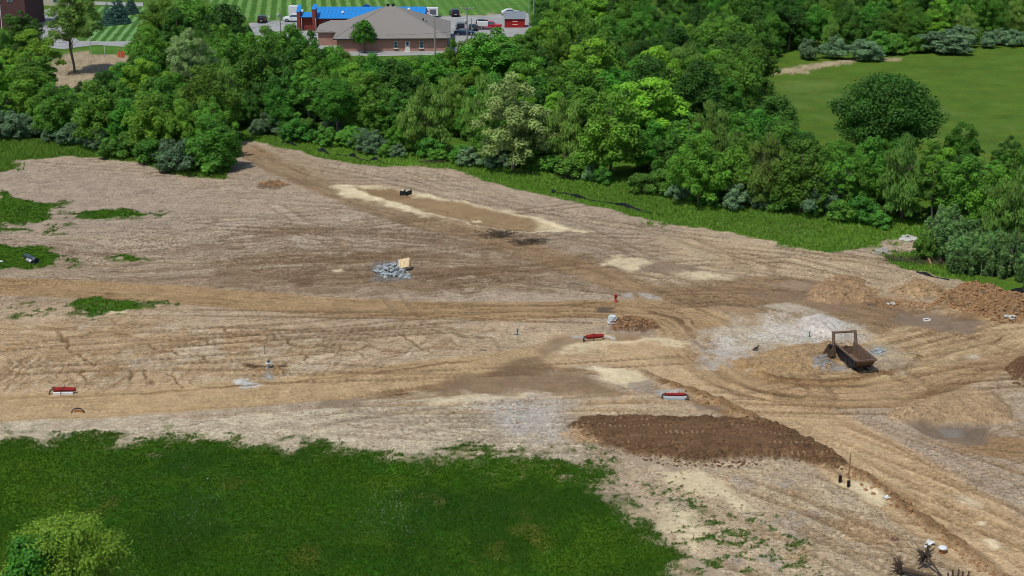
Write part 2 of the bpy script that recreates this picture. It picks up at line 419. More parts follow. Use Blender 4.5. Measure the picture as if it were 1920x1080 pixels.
# rills washed down the bank
def rill(px, w=.22, d=.16, seed=0, c=CN(120,92,60)):
    pts = smooth_path(px, 6); sl, T, D, L = along(pts, 2.5)
    Dw = D+W1[sl]*.9+W2[sl]*.5; m = sstep(w, w*.3, np.abs(Dw))*np.clip(np.minimum(T, L-T)/1.5, 0, 1)
    Z[sl] -= (m*d).astype(np.float32); paint(sl, m, c, .8, .1)
for k, q in enumerate([[(95,618),(125,640),(128,655),(165,675),(190,690)], [(270,640),(300,655),(350,662),(400,680)],
        [(375,632),(395,648),(420,652)], [(340,608),(380,615),(420,612),(450,632)], [(40,650),(80,648),(120,655)],
        [(500,625),(550,645),(620,650)], [(540,650),(570,668),(580,680)], [(740,620),(790,645),(820,665)],
        [(0,690),(60,700),(110,690)], [(590,640),(660,652),(700,640)], [(640,640),(690,672)], [(200,600),(250,612),(300,606)],
        [(230,690),(250,720)], [(260,690),(290,725)], [(310,695),(345,730)], [(150,690),(170,720)]]): rill(q, seed=k)

# ---- dried silt, mud and standing water
def pond(px, depth, c_shore, shore=1.2, c_bed=MUD, wet=.7):
    sl, m, sd = area(px, .5, .8)
    k = sstep(shore, shore*.3, sd)*(1-m); paint(sl, k, c_shore, .95, .08)
    paint(sl, m, c_bed, .95, .05); Z[sl] = Z[sl]*(1-m*.85) - (m*depth).astype(np.float32); WET[sl] = np.maximum(WET[sl], m*wet)
    CLASS[sl] = np.where(m > .5, 8, CLASS[sl])
lay([(620,345),(690,347),(770,358),(900,385),(1060,420),(1100,432),(1000,430),(880,415),(760,392),(650,365)], CREAM, .8, 1.4, .95, brk=.5)
pond([(668,350),(740,352),(775,368),(850,375),(960,400),(1050,427),(990,432),(900,422),(800,395),(720,372)], .16, CREAM, .6, CN(150,122,84), .22)
for q in ([(870,408),(910,412),(950,420),(1000,424),(1040,428)], [(900,418),(940,424),(985,430)], [(800,392),(830,396),(850,402)], [(700,358),(740,364),(770,366)], [(930,402),(970,412),(1010,416)]): rill(q, .12, .05, c=CN(112,88,58))
lay([(668,350),(740,352),(775,366),(740,372),(720,372)], CN(138,110,74), .8, 1, .6, brk=.8)
lay([(884,412),(900,410),(905,414),(888,415)], CREAM, .2, .3, .9)
lay([(1000,415),(1080,425),(1060,432),(1000,428)], CREAM, .6, 1, .6, brk=.6)
lay([(1030,650),(1060,660),(1160,648),(1300,640),(1250,632),(1130,640)], CREAM, .8, 1.2, .85, brk=.4)
lay([(1080,690),(1180,690),(1235,715),(1190,728),(1150,715)], CREAM, .8, 1.2, .85, brk=.5)
lay([(780,735),(960,732),(1010,740),(820,752)], CREAM, .8, 1.2, .8, brk=.5)
lay([(880,695),(960,692),(1080,700),(1130,722),(1180,738),(1100,741),(1000,735),(880,738),(780,748),(840,720)], CN(140,114,82), .8, 1.0, .95, wet=.35, dz=-.06, cls=8)
lay([(600,752),(680,748),(700,760),(640,768),(590,764)], CN(138,118,94), .5, .8, .95, wet=.4)
lay([(960,672),(1010,664),(1040,690),(1000,702),(900,700)], CN(112,88,60), .6, .8, .75, wet=.3)
lay([(1000,655),(1040,635),(1130,630),(1220,625),(1190,636),(1080,645),(1020,665)], CN(146,120,88), .5, .8, .85, wet=.3)
lay([(1190,495),(1215,486),(1300,495),(1330,508),(1260,512),(1210,506)], CN(140,118,94), .5, 1.0, .9, wet=.4, cls=8)
lay([(1150,478),(1210,485),(1190,505),(1120,495)], CREAM, .8, 1.5, .75, brk=.6)
lay([(1270,512),(1330,508),(1370,520),(1310,522)], CREAM, .7, 1.2, .7, brk=.6)
lay([(1440,532),(1480,526),(1530,530),(1520,546),(1460,540)], CN(150,126,98), .5, .9, .9, wet=.5, cls=8)
lay([(1400,548),(1460,545),(1560,560),(1600,575),(1640,580),(1560,590),(1420,560)], CN(142,114,80), .7, 1, .8, wet=.6)
lay([(1420,575),(1470,570),(1500,575),(1560,585),(1480,585)], CN(186,172,150), .4, .8, .85, wet=.3, brk=.4)
lay([(1690,585),(1760,588),(1830,595),(1860,610),(1800,622),(1720,610),(1660,600)], CN(140,116,88), .6, 1, .9, wet=.75, dz=-.08, cls=8)
lay([(1780,560),(1900,570),(1860,600),(1800,592)], CN(196,162,114), 1, 1, .7)
lay([(1800,585),(1835,585),(1830,600),(1790,598)], CN(120,90,58), .6, .8, .7)
lay([(1170,855),(1230,858),(1290,880),(1250,886),(1190,875)], CN(160,142,118), .5, .8, .85, wet=.3, brk=.4)
lay([(1290,1050),(1340,1040),(1360,1085),(1290,1100)], CN(158,140,116), .6, .8, .9, wet=.3)
lay([(1230,880),(1300,890),(1390,930),(1420,960),(1330,940),(1260,910)], CREAM, .8, 2, .7, brk=1)
lay([(1250,960),(1300,955),(1330,1010),(1310,1060),(1265,1010)], CREAM, .8, 2, .75, brk=1)
lay([(1570,902),(1620,905),(1670,925),(1640,945),(1590,920)], CREAM, .5, .8, .85, brk=.3)
lay([(1300,760),(1350,758),(1360,768),(1310,770)], CN(120,102,80), .4, .5, .8, wet=.4)
for q in ([(1845,1012),(1870,1010),(1885,1028),(1865,1032)], [(1830,975),(1850,975),(1848,983),(1832,982)], [(620,505),(640,503),(650,508),(630,510)],
          [(205,578),(240,580),(232,588),(208,587)], [(1105,686),(1165,690),(1180,696),(1120,694)]):
    lay(q, CREAM, .3, .4, .85)

# ---- gravel
lay([(1330,615),(1420,598),(1490,592),(1540,588),(1600,605),(1610,625),(1545,635),(1440,650),(1350,665),(1310,650)], CN(194,180,158), 1.5, 2.0, .85, brk=1.6, cls=5, rough=.7)
blot([(1330,615),(1490,592),(1610,610),(1600,635),(1440,650),(1340,660)], CN(210,202,190), 133, .0, .8, .4)
mound([(1490,600),(1535,590),(1590,610),(1560,628),(1500,625)], .8, .25, CN(212,204,196), .8, clod=.1)
blot([(1300,660),(1400,640),(1420,680),(1310,690)], CN(192,186,178), 131, .05, .8, .6)
lay([(900,750),(1000,745),(1060,760),(1070,800),(1030,830),(940,800)], CN(186,180,172), 2, 2, .75, brk=1)

# ---- piles
mound([(1395,690),(1440,658),(1500,645),(1560,640),(1590,660),(1560,695),(1500,700),(1420,700)], .6, .9, CN(178,146,102), .95, clod=.2, cls=9)
mound([(1500,560),(1530,530),(1565,519),(1610,524),(1650,545),(1640,565),(1570,572)], .75, 1.3, CN(172,138,98), .95, clod=.26, cls=9)
mound([(1660,548),(1690,532),(1720,523),(1760,535),(1790,552),(1720,562)], .55, 1.2, CN(180,146,102), .85, clod=.2, cls=9)
mound([(1745,572),(1770,552),(1800,540),(1840,538),(1860,545),(1900,556),(1960,566),(2010,590),(1960,600),(1870,600),(1830,585),(1790,575)], 1.45, 1.3, CN(154,122,86), .97, clod=.5, cls=9)
mound([(1885,690),(1910,675),(1990,670),(2000,740),(1930,730)], 1.2, 1.2, CN(118,88,60), .95, clod=.5, cls=9)
mound([(1660,785),(1700,755),(1780,735),(1850,735),(1900,760),(1900,790),(1850,800),(1780,795),(1720,800)], 1.1, .5, CN(180,150,112), .95, clod=.12, cls=9)
lay([(1690,790),(1745,795),(1800,797),(1860,800),(1850,828),(1800,832),(1740,815)], CN(124,106,86), .4, .5, .95, wet=.4, dz=-.3, cls=8)
lay([(1765,800),(1800,800),(1805,812),(1770,810)], CN(138,132,122), .3, .5, .7, wet=.4)
mound([(1070,800),(1100,782),(1200,778),(1400,785),(1460,795),(1590,868),(1560,880),(1480,862),(1300,866),(1180,852),(1130,838),(1110,812)], .5, .8, FILL, .98, clod=.16, cls=4, power=.5)
sl, m, sd = area([(1070,800),(1100,782),(1200,778),(1400,785),(1460,795),(1590,868),(1560,880),(1480,862),(1300,866),(1180,852),(1130,838),(1110,812)], .4, .6)
lug = np.sin((GX[sl]+.35*W1[sl])*2*math.pi/.42)*sstep(.5, .8, np.sin((GY[sl]+.9*W2[sl]+1.5*N_lo[sl])*2*math.pi/1.9))*sstep(-.1, .25, fbm(GX[sl]*.22, GY[sl]*.5, 3, 207))
ROUGH[sl] = ROUGH[sl]*(1-m)+m*(.35+.5*sstep(3.0, .5, -sd)); paint(sl, m*sstep(.2, .9, lug)*.8, CN(176,146,108), 1, .1); Z[sl] += (.05*lug*m).astype(np.float32)
paint(sl, m*sstep(.1, .4, fbm(GX[sl]*.3, GY[sl]*1.1, 4, 209))*.6, CN(132,102,72), 1, .2)
edge = sstep(2.2, .3, np.abs(sd+.6))*m
Z[sl] += (edge*.28*np.maximum(fbm(GX[sl]*1.4, GY[sl]*1.4, 3, 201), -.1)).astype(np.float32)
for q, c in (([(1522,676),(1545,672),(1556,680),(1545,695),(1522,693)], CN(146,154,162)), ([(1556,680),(1590,685),(1600,700),(1560,695)], CN(160,156,150)),
             ([(1625,662),(1650,652),(1665,655),(1650,668)], CN(150,156,152)), ([(440,712),(460,708),(485,722),(450,728)], CN(214,216,212)),
             ([(1165,548),(1185,548),(1188,556),(1168,555)], CN(178,172,162)), ([(1200,548),(1225,553),(1240,565),(1210,560)], CN(182,176,164)),
             ([(1075,630),(1095,632),(1090,638),(1070,637)], CN(170,172,170)), ([(1130,628),(1155,632),(1150,637),(1130,634)], CN(206,204,198)),
             ([(1232,733),(1280,733),(1285,742),(1235,744)], CN(172,168,162)), ([(1175,715),(1225,712),(1235,735),(1190,738)], CN(164,148,128)),
             ([(495,688),(512,690),(515,715),(495,712)], CN(156,154,146)), ([(1118,575),(1150,573),(1150,585),(1120,585)], CN(104,90,76)),
             ([(700,490),(765,490),(775,525),(700,525)], CN(128,122,116)), ([(1640,465),(1665,463),(1665,475),(1635,475)], CN(168,166,160)),
             
             ([(1780,925),(1820,930),(1850,955),(1800,950)], CN(198,178,146)), ([(1815,665),(1835,665),(1835,672),(1812,671)], CN(190,178,156))):
    lay(q, c, .35, .6, .9, brk=.25)
# berms of spoil along the road edge
for q, hw, hh, sd_ in (([(1180,690),(1260,720),(1350,755),(1450,800),(1590,875),(1700,950),(1800,1020),(1900,1100),(1990,1170)], .8, .28, 301),
                  ([(0,748),(250,738),(480,722),(700,700),(900,672)], .35, .10, 303), ([(640,590),(800,592),(960,598),(1100,594)], .35, .10, 305),
                  ([(1400,690),(1440,703),(1500,712),(1590,712),(1690,690),(1725,672),(1720,655)], .5, .16, 307)):
    pts = smooth_path(q, 8); sl, T, D, L = along(pts, 3)
    m = sstep(hw, hw*.2, np.abs(D+W1[sl]*.5))*np.clip(np.minimum(T, L-T)/2, 0, 1)*(.5+.5*sstep(-.4, .2, fbm(T*.3, D*0, 3, sd_)))
    Z[sl] += (m*hh*(1+1.2*N_hi[sl])).astype(np.float32); paint(sl, m, CN(122,92,60), .85, .25)
# freshly dug soil beside the wrapped bundle, and other dug spots
mound([(1140,600),(1180,592),(1220,598),(1235,612),(1200,625),(1150,620)], .35, 1.5, CN(122,90,62), .9, clod=.3)
mound([(480,345),(520,338),(545,345),(520,355),(490,352)], .3, 1.5, CN(120,98,76), .9, clod=.3)
mound([(900,438),(930,434),(950,442),(915,446)], .25, 1.4, CN(112,92,72), .9, clod=.25)
mound([(470,690),(500,684),(530,690),(545,700),(500,702)], .2, 1, CN(150,116,76), .8, clod=.2)
lay([(455,682),(500,685),(540,680),(545,686),(500,690),(460,687)], CN(84,62,42), .2, .5, .9, dz=-.1)

# ---- grass
TOP_EDGE = [(-2500,330),(-300,325),(0,320),(30,302),(110,293),(240,300),(330,325),(415,337),(432,318),(440,268),(470,265),(560,285),(640,305),(725,314),
            (800,309),(868,322),(905,338),(960,352),(1050,372),(1150,396),(1220,413),(1300,426),(1400,442),(1500,467),(1550,474),(1640,462),(1665,452),(1715,440),
            (1722,470),(1652,478),(1662,490),(1700,506),(1800,527),(1850,542),(1925,556),(2100,600),(5000,800),(5000,-330),(-3500,-330)]
sl, m, sd = area(TOP_EDGE, .35, .7, .35)
paint(sl, m, CN(80,114,38), 1, .25); GRASS[sl] = np.maximum(GRASS[sl], m); CLASS[sl] = np.where(m > .5, 2, CLASS[sl])
far = GY > 1500; GRASS[far] = 1; CLASS[far] = 2; SOIL[far] = G_MID
def grassy(px, c, soft=.4, warp=1.2, brk=.5, cls=2, op=1.0, g=1.0, var=.28):
    sl, m, sd = area(px, soft, warp, brk)
    paint(sl, m, c, op, var); GRASS[sl] = np.maximum(GRASS[sl], m*g)
    if cls is not None: CLASS[sl] = np.where(m > .5, cls, CLASS[sl])
FIELD = [(-1500,812),(-200,815),(0,822),(200,818),(330,826),(480,832),(620,842),(800,850),(1000,858),(1060,875),(1110,890),(1150,930),(1190,975),(1225,1030),(1250,1090),(1290,1300),(1300,2600),(-3000,2600)]
grassy(FIELD, CN(52,88,14), 1.8, 2.4, 2.6, 7)
blot([(-100,830),(1000,860),(1180,960),(1240,1090),(-100,1090)], CN(72,104,20), 451, .08, .75, .12)
blot([(-100,830),(1000,860),(1180,960),(1240,1090),(-100,1090)], CN(36,70,12), 453, .10, .8, .16)
blot([(100,900),(1000,900),(1100,1000),(900,1090),(100,1000)], CN(92,96,34), 455, .26, .7, .2)
lay([(965,965),(985,960),(1030,1020),(1020,1040),(990,1010)], CN(120,112,52), .8, 1.5, .55, brk=.8)
lay([(795,925),(815,930),(830,948),(815,950)], CN(140,122,76), .6, 1.2, .6, brk=.8)
for q, s_ in (([(560,838),(1130,845),(1200,960),(1100,900),(700,860)], 401), ([(0,812),(300,810),(600,830),(600,850),(0,830)], 402),
              ([(1180,890),(1320,920),(1350,960),(1200,960)], 403), ([(1310,970),(1420,955),(1520,1010),(1560,1090),(1300,1090)], 404), ([(1200,960),(1290,990),(1290,1090),(1230,1090)], 405)):
    sl, m, sd = area(q, 1.5, 2)
    if s_ in (401, 402): paint(sl, m*sstep(.0, .3, fbm(GX[sl]*2.2, GY[sl]*2.2, 4, s_+50, .7))*.7, CN(128,122,76), 1, .2)
    k = m*sstep(.14 if s_ != 404 else .06, .34 if s_ != 404 else .3, fbm(GX[sl]*1.5, GY[sl]*1.5, 5, s_, .75)+.35*N_md[sl])
    paint(sl, k, CN(70,98,34), .85, .25); GRASS[sl] = np.maximum(GRASS[sl], k)
G2 = CN(66,104,20)
for q in ([(-300,375),(0,372),(0,355),(20,370),(60,380),(120,380),(85,400),(80,418),(-300,424)], [(-300,462),(0,462),(70,464),(112,480),(100,498),(0,503),(-300,505)],
          [(130,412),(170,395),(250,393),(275,402),(210,408)], [(190,482),(220,479),(272,486),(230,492)], [(130,568),(180,556),(230,562),(280,575),(240,582),(190,583)],
          [(0,300),(30,312),(20,320),(-30,318)], [(300,574),(325,570),(328,576)], [(-50,430),(30,428),(65,432),(0,434)]):
    grassy(q, G2, .3, 1.2, .5)
for q, s_ in (([(-50,400),(130,370),(130,440),(-50,440)], 411), ([(0,565),(330,560),(330,592),(0,592)], 412), ([(90,470),(160,470),(160,505),(90,505)], 413),
              ([(1180,412),(1250,412),(1250,432),(1180,432)], 414), ([(120,400),(330,395),(330,412),(120,412)], 415), ([(1620,455),(1720,440),(1720,480),(1640,480)], 416), ([(0,290),(60,290),(60,325),(0,325)], 417)):
    sl, m, sd = area(q, 1.2, 1.5)
    k = m*sstep(.1, .3, fbm(GX[sl]*.7, GY[sl]*.7, 5, s_, .65)); paint(sl, k, CN(84,104,46), .85, .2); GRASS[sl] = np.maximum(GRASS[sl], k*.8)
sl, m, sd = area([(1665,648),(1680,640),(1702,668),(1690,676)], .8, 1.2)
k = m*sstep(.0, .3, fbm(GX[sl]*1.6, GY[sl]*1.6, 4, 471, .7)); paint(sl, k, CN(104,106,66), .8, .2)
lay([(1600,655),(1660,645),(1700,665),(1690,690),(1640,700)], CN(176,164,144), 1, 1.5, .5, brk=1)
# verge tones, meadow, lawns, cleared ground
blot([(1380,415),(1480,400),(1620,430),(1600,465),(1450,440)], CN(104,122,58), 421, -.1, .7, .3)
grassy([(440,262),(560,262),(780,300),(870,318),(720,312),(560,282)], CN(90,124,46), .8, 1, .4, 2, .7)
MEADOW = [(1420,95),(1500,100),(1600,100),(1700,92),(1960,78),(2600,60),(3200,300),(2200,400),(1960,385),(1600,330),(1480,300),(1425,250),(1405,150)]
grassy(MEADOW, G_MEAD, 1.5, 2, 0, 6, 1, 1, .12)
blot([(1440,150),(1900,110),(1950,300),(1550,280)], CN(104,126,62), 431, .05, .6, .06)
blot([(1440,150),(1900,110),(1950,300),(1550,280)], CN(74,104,36), 433, .1, .6, .08)
sl, m, sd = area([(1445,140),(1455,130),(1500,124),(1560,114),(1615,112),(1600,118),(1545,125),(1500,138)], .8, 1.5, 1.0)
paint(sl, m, CN(190,170,136), .9, .1); GRASS[sl] *= (1-m)
sl, m, sd = area([(1655,110),(1685,108),(1682,114),(1660,116)], .8, 1.5, 1.0)
paint(sl, m, CN(180,160,124), .8, .1); GRASS[sl] *= (1-m)
sl, m, sd = area([(100,110),(150,95),(245,95),(265,118),(240,140),(190,160),(160,215),(100,235),(95,180)], 1.2, 2, 1.0)
paint(sl, m, CN(178,158,130), .9, .15); GRASS[sl] *= (1-m); CLASS[sl] = np.where(m > .5, 0, CLASS[sl])
def stripes(px, x0, y0, x1, y1, width, ca, cb, soft=1.0):
    sl, m, sd = area(px, soft, .0)
    a, b = P(x0, y0), P(x1, y1); ux, uy = b[0]-a[0], b[1]-a[1]; L = math.hypot(ux, uy)
    d = (-(GX[sl]-a[0])*uy+(GY[sl]-a[1])*ux)/L
    s = sstep(-.15, .5, np.sin(d*math.pi/width)+.5*N_hi[sl])
    c = ca+(cb-ca)*s[..., None]; k = m[..., None]
    SOIL[sl] = SOIL[sl]*(1-k)+c*(1+.10*N_md[sl]+.08*N_hi[sl])[..., None]*k
    GRASS[sl] = np.maximum(GRASS[sl], m*.6); CLASS[sl] = np.where(m > .5, 3, CLASS[sl])
stripes([(300,-40),(470,40),(560,37),(800,31),(900,30),(960,22),(1010,22),(1010,-60),(600,-120),(200,-120)], 486, 40, 492, 0, 1.25, CN(70,112,42), CN(112,150,78))
stripes([(150,82),(178,30),(180,12),(270,12),(282,40),(262,72),(250,80)], 225, 76, 262, 30, 1.05, CN(66,108,42), CN(116,158,96))
sl, m, sd = area([(760,28),(1010,28),(1010,-60),(760,-60)], 12, 1)
paint(sl, m, CN(86,130,56), .75, .1)
blot([(860,25),(970,25),(960,30),(870,33)], CN(180,170,140), 441, -.2, .8, .3)
grassy([(165,86),(250,88),(258,100),(170,103)], CN(80,120,44), .5, .5, .3, 2)
# fine crumb and scrape relief of the bare soil
N_vh = fbm(GX*4.2, GY*3.2, 3, 151, .7); N_ln = fbm(GX*.9+3*W1, GY*4.0+W2, 3, 157, .6)*(.35+.65*sstep(112, 165, GY))
bare = 1-GRASS
ROUGH *= (1+.7*N_lo+.5*N_md)
ROUGH = np.clip(ROUGH, .05, 1)
lum_ = (SOIL @ np.array([.3, .55, .15], np.float32))[..., None]; SOIL += (lum_-SOIL)*bare[..., None]*.10
SOIL *= 1-bare[..., None]*np.array([0, .012, .05], np.float32)
SOIL *= (1+bare*.22*(fbm(GX*.9, GY*.7, 4, 161, .6)))[..., None]
SOIL *= (1+bare*ROUGH*1.25*(.22*N_vh+.18*N_ln-.42*sstep(.22, .45, N_vh)*sstep(-.2, .2, N_md)-.36*sstep(.24, .45, N_ln)))[..., None]
Z += (bare*ROUGH*1.3*(1-WET)*(.07*N_vh+.05*N_ln)).astype(np.float32)
Z *= inview
print('ground painted')

# ground height lookup for everything that stands on it
def gh(x, y):
    r = int(np.clip(np.searchsorted(rows, y)-1, 0, NR-2)); ty = (y-rows[r])/(rows[r+1]-rows[r])
    u = x/float(wid(np.array([y]))[0]); c = int(np.clip(np.searchsorted(ucols, u)-1, 0, NC-2)); tx = (u-ucols[c])/(ucols[c+1]-ucols[c])
    tx, ty = min(max(tx, 0), 1), min(max(ty, 0), 1)
    return float((Z[r, c]*(1-tx)+Z[r, c+1]*tx)*(1-ty)+(Z[r+1, c]*(1-tx)+Z[r+1, c+1]*tx)*ty)
def on(x, y, sink=0.0):
    X, Y = P(x, y); z = gh(X, Y)
    X, Y = P(x, y, z); return (X, Y, gh(X, Y)-sink)

# ground material: soil colour comes from the survey, grain and moisture from noise
def ground_material():
    m, nt, b = nt_new('soil_and_turf')
    N = nt.nodes.new; Lk = nt.links.new
    geo = N('ShaderNodeNewGeometry')
    at = N('ShaderNodeAttribute'); at.attribute_name = 'soil'
    am = N('ShaderNodeAttribute'); am.attribute_name = 'mask'
    sep = N('ShaderNodeSeparateColor'); Lk(am.outputs['Color'], sep.inputs[0])
    def noise(scale, detail=5, rough=.6):
        n = N('ShaderNodeTexNoise'); n.inputs['Scale'].default_value = scale; n.inputs['Detail'].default_value = detail
        n.inputs['Roughness'].default_value = rough; Lk(geo.outputs['Position'], n.inputs['Vector']); return n.outputs[0]
    def mrange(v, a, bb, c, d):
        n = N('ShaderNodeMapRange'); n.inputs[1].default_value = a; n.inputs[2].default_value = bb
        n.inputs[3].default_value = c; n.inputs[4].default_value = d; Lk(v, n.inputs[0]); return n.outputs[0]
    def mul(a, bb):
        n = N('ShaderNodeMath'); n.operation = 'MULTIPLY'; Lk(a, n.inputs[0]); Lk(bb, n.inputs[1]); return n.outputs[0]
    fine, mid, grit = noise(2.6, 8, .78), noise(.7, 5, .65), noise(9, 3, .7)
    v = mul(mrange(fine, .36, .64, .62, 1.36), mrange(mid, .3, .7, .90, 1.10))
    v = mul(v, mrange(grit, .32, .45, .45, 1.04))
    v = mul(v, mrange(noise(4.5, 2, .5), .34, .42, .5, 1.02))
    vm = N('ShaderNodeMix'); vm.data_type = 'FLOAT'; Lk(mrange(sep.outputs[2], 0, .8, .25, 1.0), vm.inputs[0]); vm.inputs[2].default_value = 1.0; Lk(v, vm.inputs[3])
    hs = N('ShaderNodeHueSaturation'); Lk(at.outputs['Color'], hs.inputs['Color']); Lk(vm.outputs[0], hs.inputs['Value'])
    # turf: blade-scale light and dark, drier and lusher patches
    tv = mul(mrange(noise(3.2, 7, .8), .3, .7, .55, 1.45), mrange(noise(.16, 4, .6), .3, .7, .86, 1.14))
    ht = N('ShaderNodeHueSaturation'); Lk(at.outputs['Color'], ht.inputs['Color']); Lk(tv, ht.inputs['Value'])
    Lk(mrange(noise(.25, 5, .7), .3, .7, .475, .52), ht.inputs['Hue'])
    mx = N('ShaderNodeMix'); mx.data_type = 'RGBA'; Lk(sep.outputs[0], mx.inputs[0]); Lk(hs.outputs[0], mx.inputs[6]); Lk(ht.outputs[0], mx.inputs[7])
    Lk(mx.outputs[2], b.inputs['Base Color'])
    Lk(mrange(sep.outputs[1], 0, 1, .95, .16), b.inputs['Roughness'])
    Lk(mrange(sep.outputs[1], 0, 1, .08, .5), b.inputs['Specular IOR Level'])
    bp = N('ShaderNodeBump'); bp.inputs['Distance'].default_value = .22
    Lk(mul(mrange(sep.outputs[1], 0, .6, 1.0, .05), mrange(sep.outputs[2], 0, .8, .3, .9)), bp.inputs['Strength']); Lk(noise(2.2, 9, .75), bp.inputs['Height'])
    Lk(bp.outputs[0], b.inputs['Normal'])
    return m
GMAT = ground_material()
V = np.stack([GX, GY, Z], -1).reshape(-1, 3).astype(np.float32)
S_ = np.clip(SOIL, .004, .85).reshape(-1, 3); M_ = np.stack([GRASS, WET, ROUGH], -1).reshape(-1, 3)
idx = np.arange(NR*NC).reshape(NR, NC)
FQ = np.stack([idx[:-1, :-1], idx[:-1, 1:], idx[1:, 1:], idx[1:, :-1]], -1).reshape(-1, 4)
FC = CLASS[:-1, :-1].reshape(-1)
NAMES = {0: 'ground', 1: 'dirt_road', 2: 'grass_verge', 3: 'mown_lawn', 4: 'dark_fill_soil', 5: 'gravel_pad', 6: 'meadow', 7: 'grass_field', 8: 'mud', 9: 'dirt_mounds'}
for k, nm in NAMES.items():
    f = FQ[FC == k]
    if not len(f): continue
    u, inv = np.unique(f, return_inverse=True)
    me = np_mesh(nm, V[u], inv.reshape(f.shape), {'soil': S_[u], 'mask': M_[u]})
    tag(link(nm, me, GMAT), kind='structure')
print('ground built', NR, NC)
# ------------------------------------------------------------------ vegetation
def tube_np(path, radii, n=6):
    """tapered tube along points -> verts, quads"""
    vs_, fs = [], []
    path = [Vector(p) for p in path]
    for i, p in enumerate(path):
        d = (path[min(i+1, len(path)-1)]-path[max(i-1, 0)]).normalized()
        a = d.orthogonal().normalized(); b = d.cross(a)
        for k in range(n):
            t = 2*math.pi*k/n; vs_.append(p+(a*math.cos(t)+b*math.sin(t))*radii[i])
    for i in range(len(path)-1):
        for k in range(n): fs.append((i*n+k, i*n+(k+1) % n, (i+1)*n+(k+1) % n, (i+1)*n+k))
    return vs_, fs
def join_np(parts):
    V_, F_ = [], []; o = 0
    for v, f in parts:
        V_ += [tuple(p) for p in v]; F_ += [tuple(i+o for i in q) for q in f]; o += len(v)
    return np.array(V_, np.float32), np.array(F_, np.int64)
def trunk_mesh(name, H, r, seed, limbs=6, lean=.04, h0=.3, spread=.5, stems=1, stem_spread=.1):
    rg = random.Random(seed); parts = []
    for s in range(stems):
        a0 = rg.uniform(0, 6.28); off = stem_spread*H*(s > 0)
        top = Vector((math.cos(a0)*off+rg.uniform(-lean, lean)*H, math.sin(a0)*off+rg.uniform(-lean, lean)*H, H*.8))
        bx = Vector((math.cos(a0), math.sin(a0), 0))*(.12*(s > 0))
        pts = [bx+Vector((0, 0, -.3)), bx+top*.12, bx+top*.35+Vector((rg.uniform(-.02, .02)*H, rg.uniform(-.02, .02)*H, 0)), bx+top*.7, bx+top]
        rr = r*(1 if stems == 1 else .6)
        parts.append(tube_np(pts, [rr*1.35, rr, rr*.8, rr*.45, rr*.15], 7))
        for i in range(limbs):
            t = rg.uniform(h0, .75); b = bx+top*t; a = rg.uniform(0, 6.28); L = spread*H*rg.uniform(.25, .5)
            e = b+Vector((math.cos(a)*L, math.sin(a)*L, L*rg.uniform(.4, 1.0)))
            parts.append(tube_np([b, b.lerp(e, .5)+Vector((0, 0, .04*H)), e], [rr*.42, rr*.25, rr*.08], 5))
    v, f = join_np(parts); return np_mesh(name, v, f)
def leaves(name, cen, rad, n, size, seed, up=.6, flat=1.0, droop=0.0, shell=(.5, 1.2), jit=1.1, low=-.75, elong=1.0):
    """leaf-sized faces spread over clumps; cen Kx3, rad Kx3"""
    g = np.random.default_rng(seed)
    w = (rad[:, 0]*rad[:, 1])**.9; k = g.choice(len(cen), n, p=w/w.sum())
    d = g.normal(size=(n, 3)); d /= np.linalg.norm(d, axis=1)[:, None]
    flip = d[:, 2] < low; d[flip, 2] *= -1
    rr = g.uniform(shell[0], shell[1], n)[:, None]
    p = cen[k]+d*rad[k]*rr
    p[:, 2] -= droop*g.random(n)*rad[k][:, 2]
    nr = d+g.normal(size=(n, 3))*jit*.5; nr[:, 2] += up; nr /= np.linalg.norm(nr, axis=1)[:, None]
    t = np.cross(nr, g.normal(size=(n, 3))); t /= np.linalg.norm(t, axis=1)[:, None]
    b = np.cross(nr, t)
    if droop: t = t*.4+np.array([0, 0, -1.0]); t /= np.linalg.norm(t, axis=1)[:, None]; b = np.cross(nr, t)
    s = size*g.uniform(.55, 1.35, n)[:, None]; e = elong
    q = np.stack([p-t*s*.5*e, p+b*s*.36-nr*s*.1, p+t*s*.55*e, p-b*s*.36-nr*s*.1], 1).reshape(-1, 3)
    f = np.arange(4*n).reshape(n, 4)
    clump = g.random(len(cen))
    c = np.clip(.5*g.random(n)+.5*clump[k], 0, 1); h = g.random(n)
    at = np.repeat(np.stack([c, h, h*0], 1), 4, 0).astype(np.float32)
    return np_mesh(name, q, f, {'leaf': at}, smooth=False)
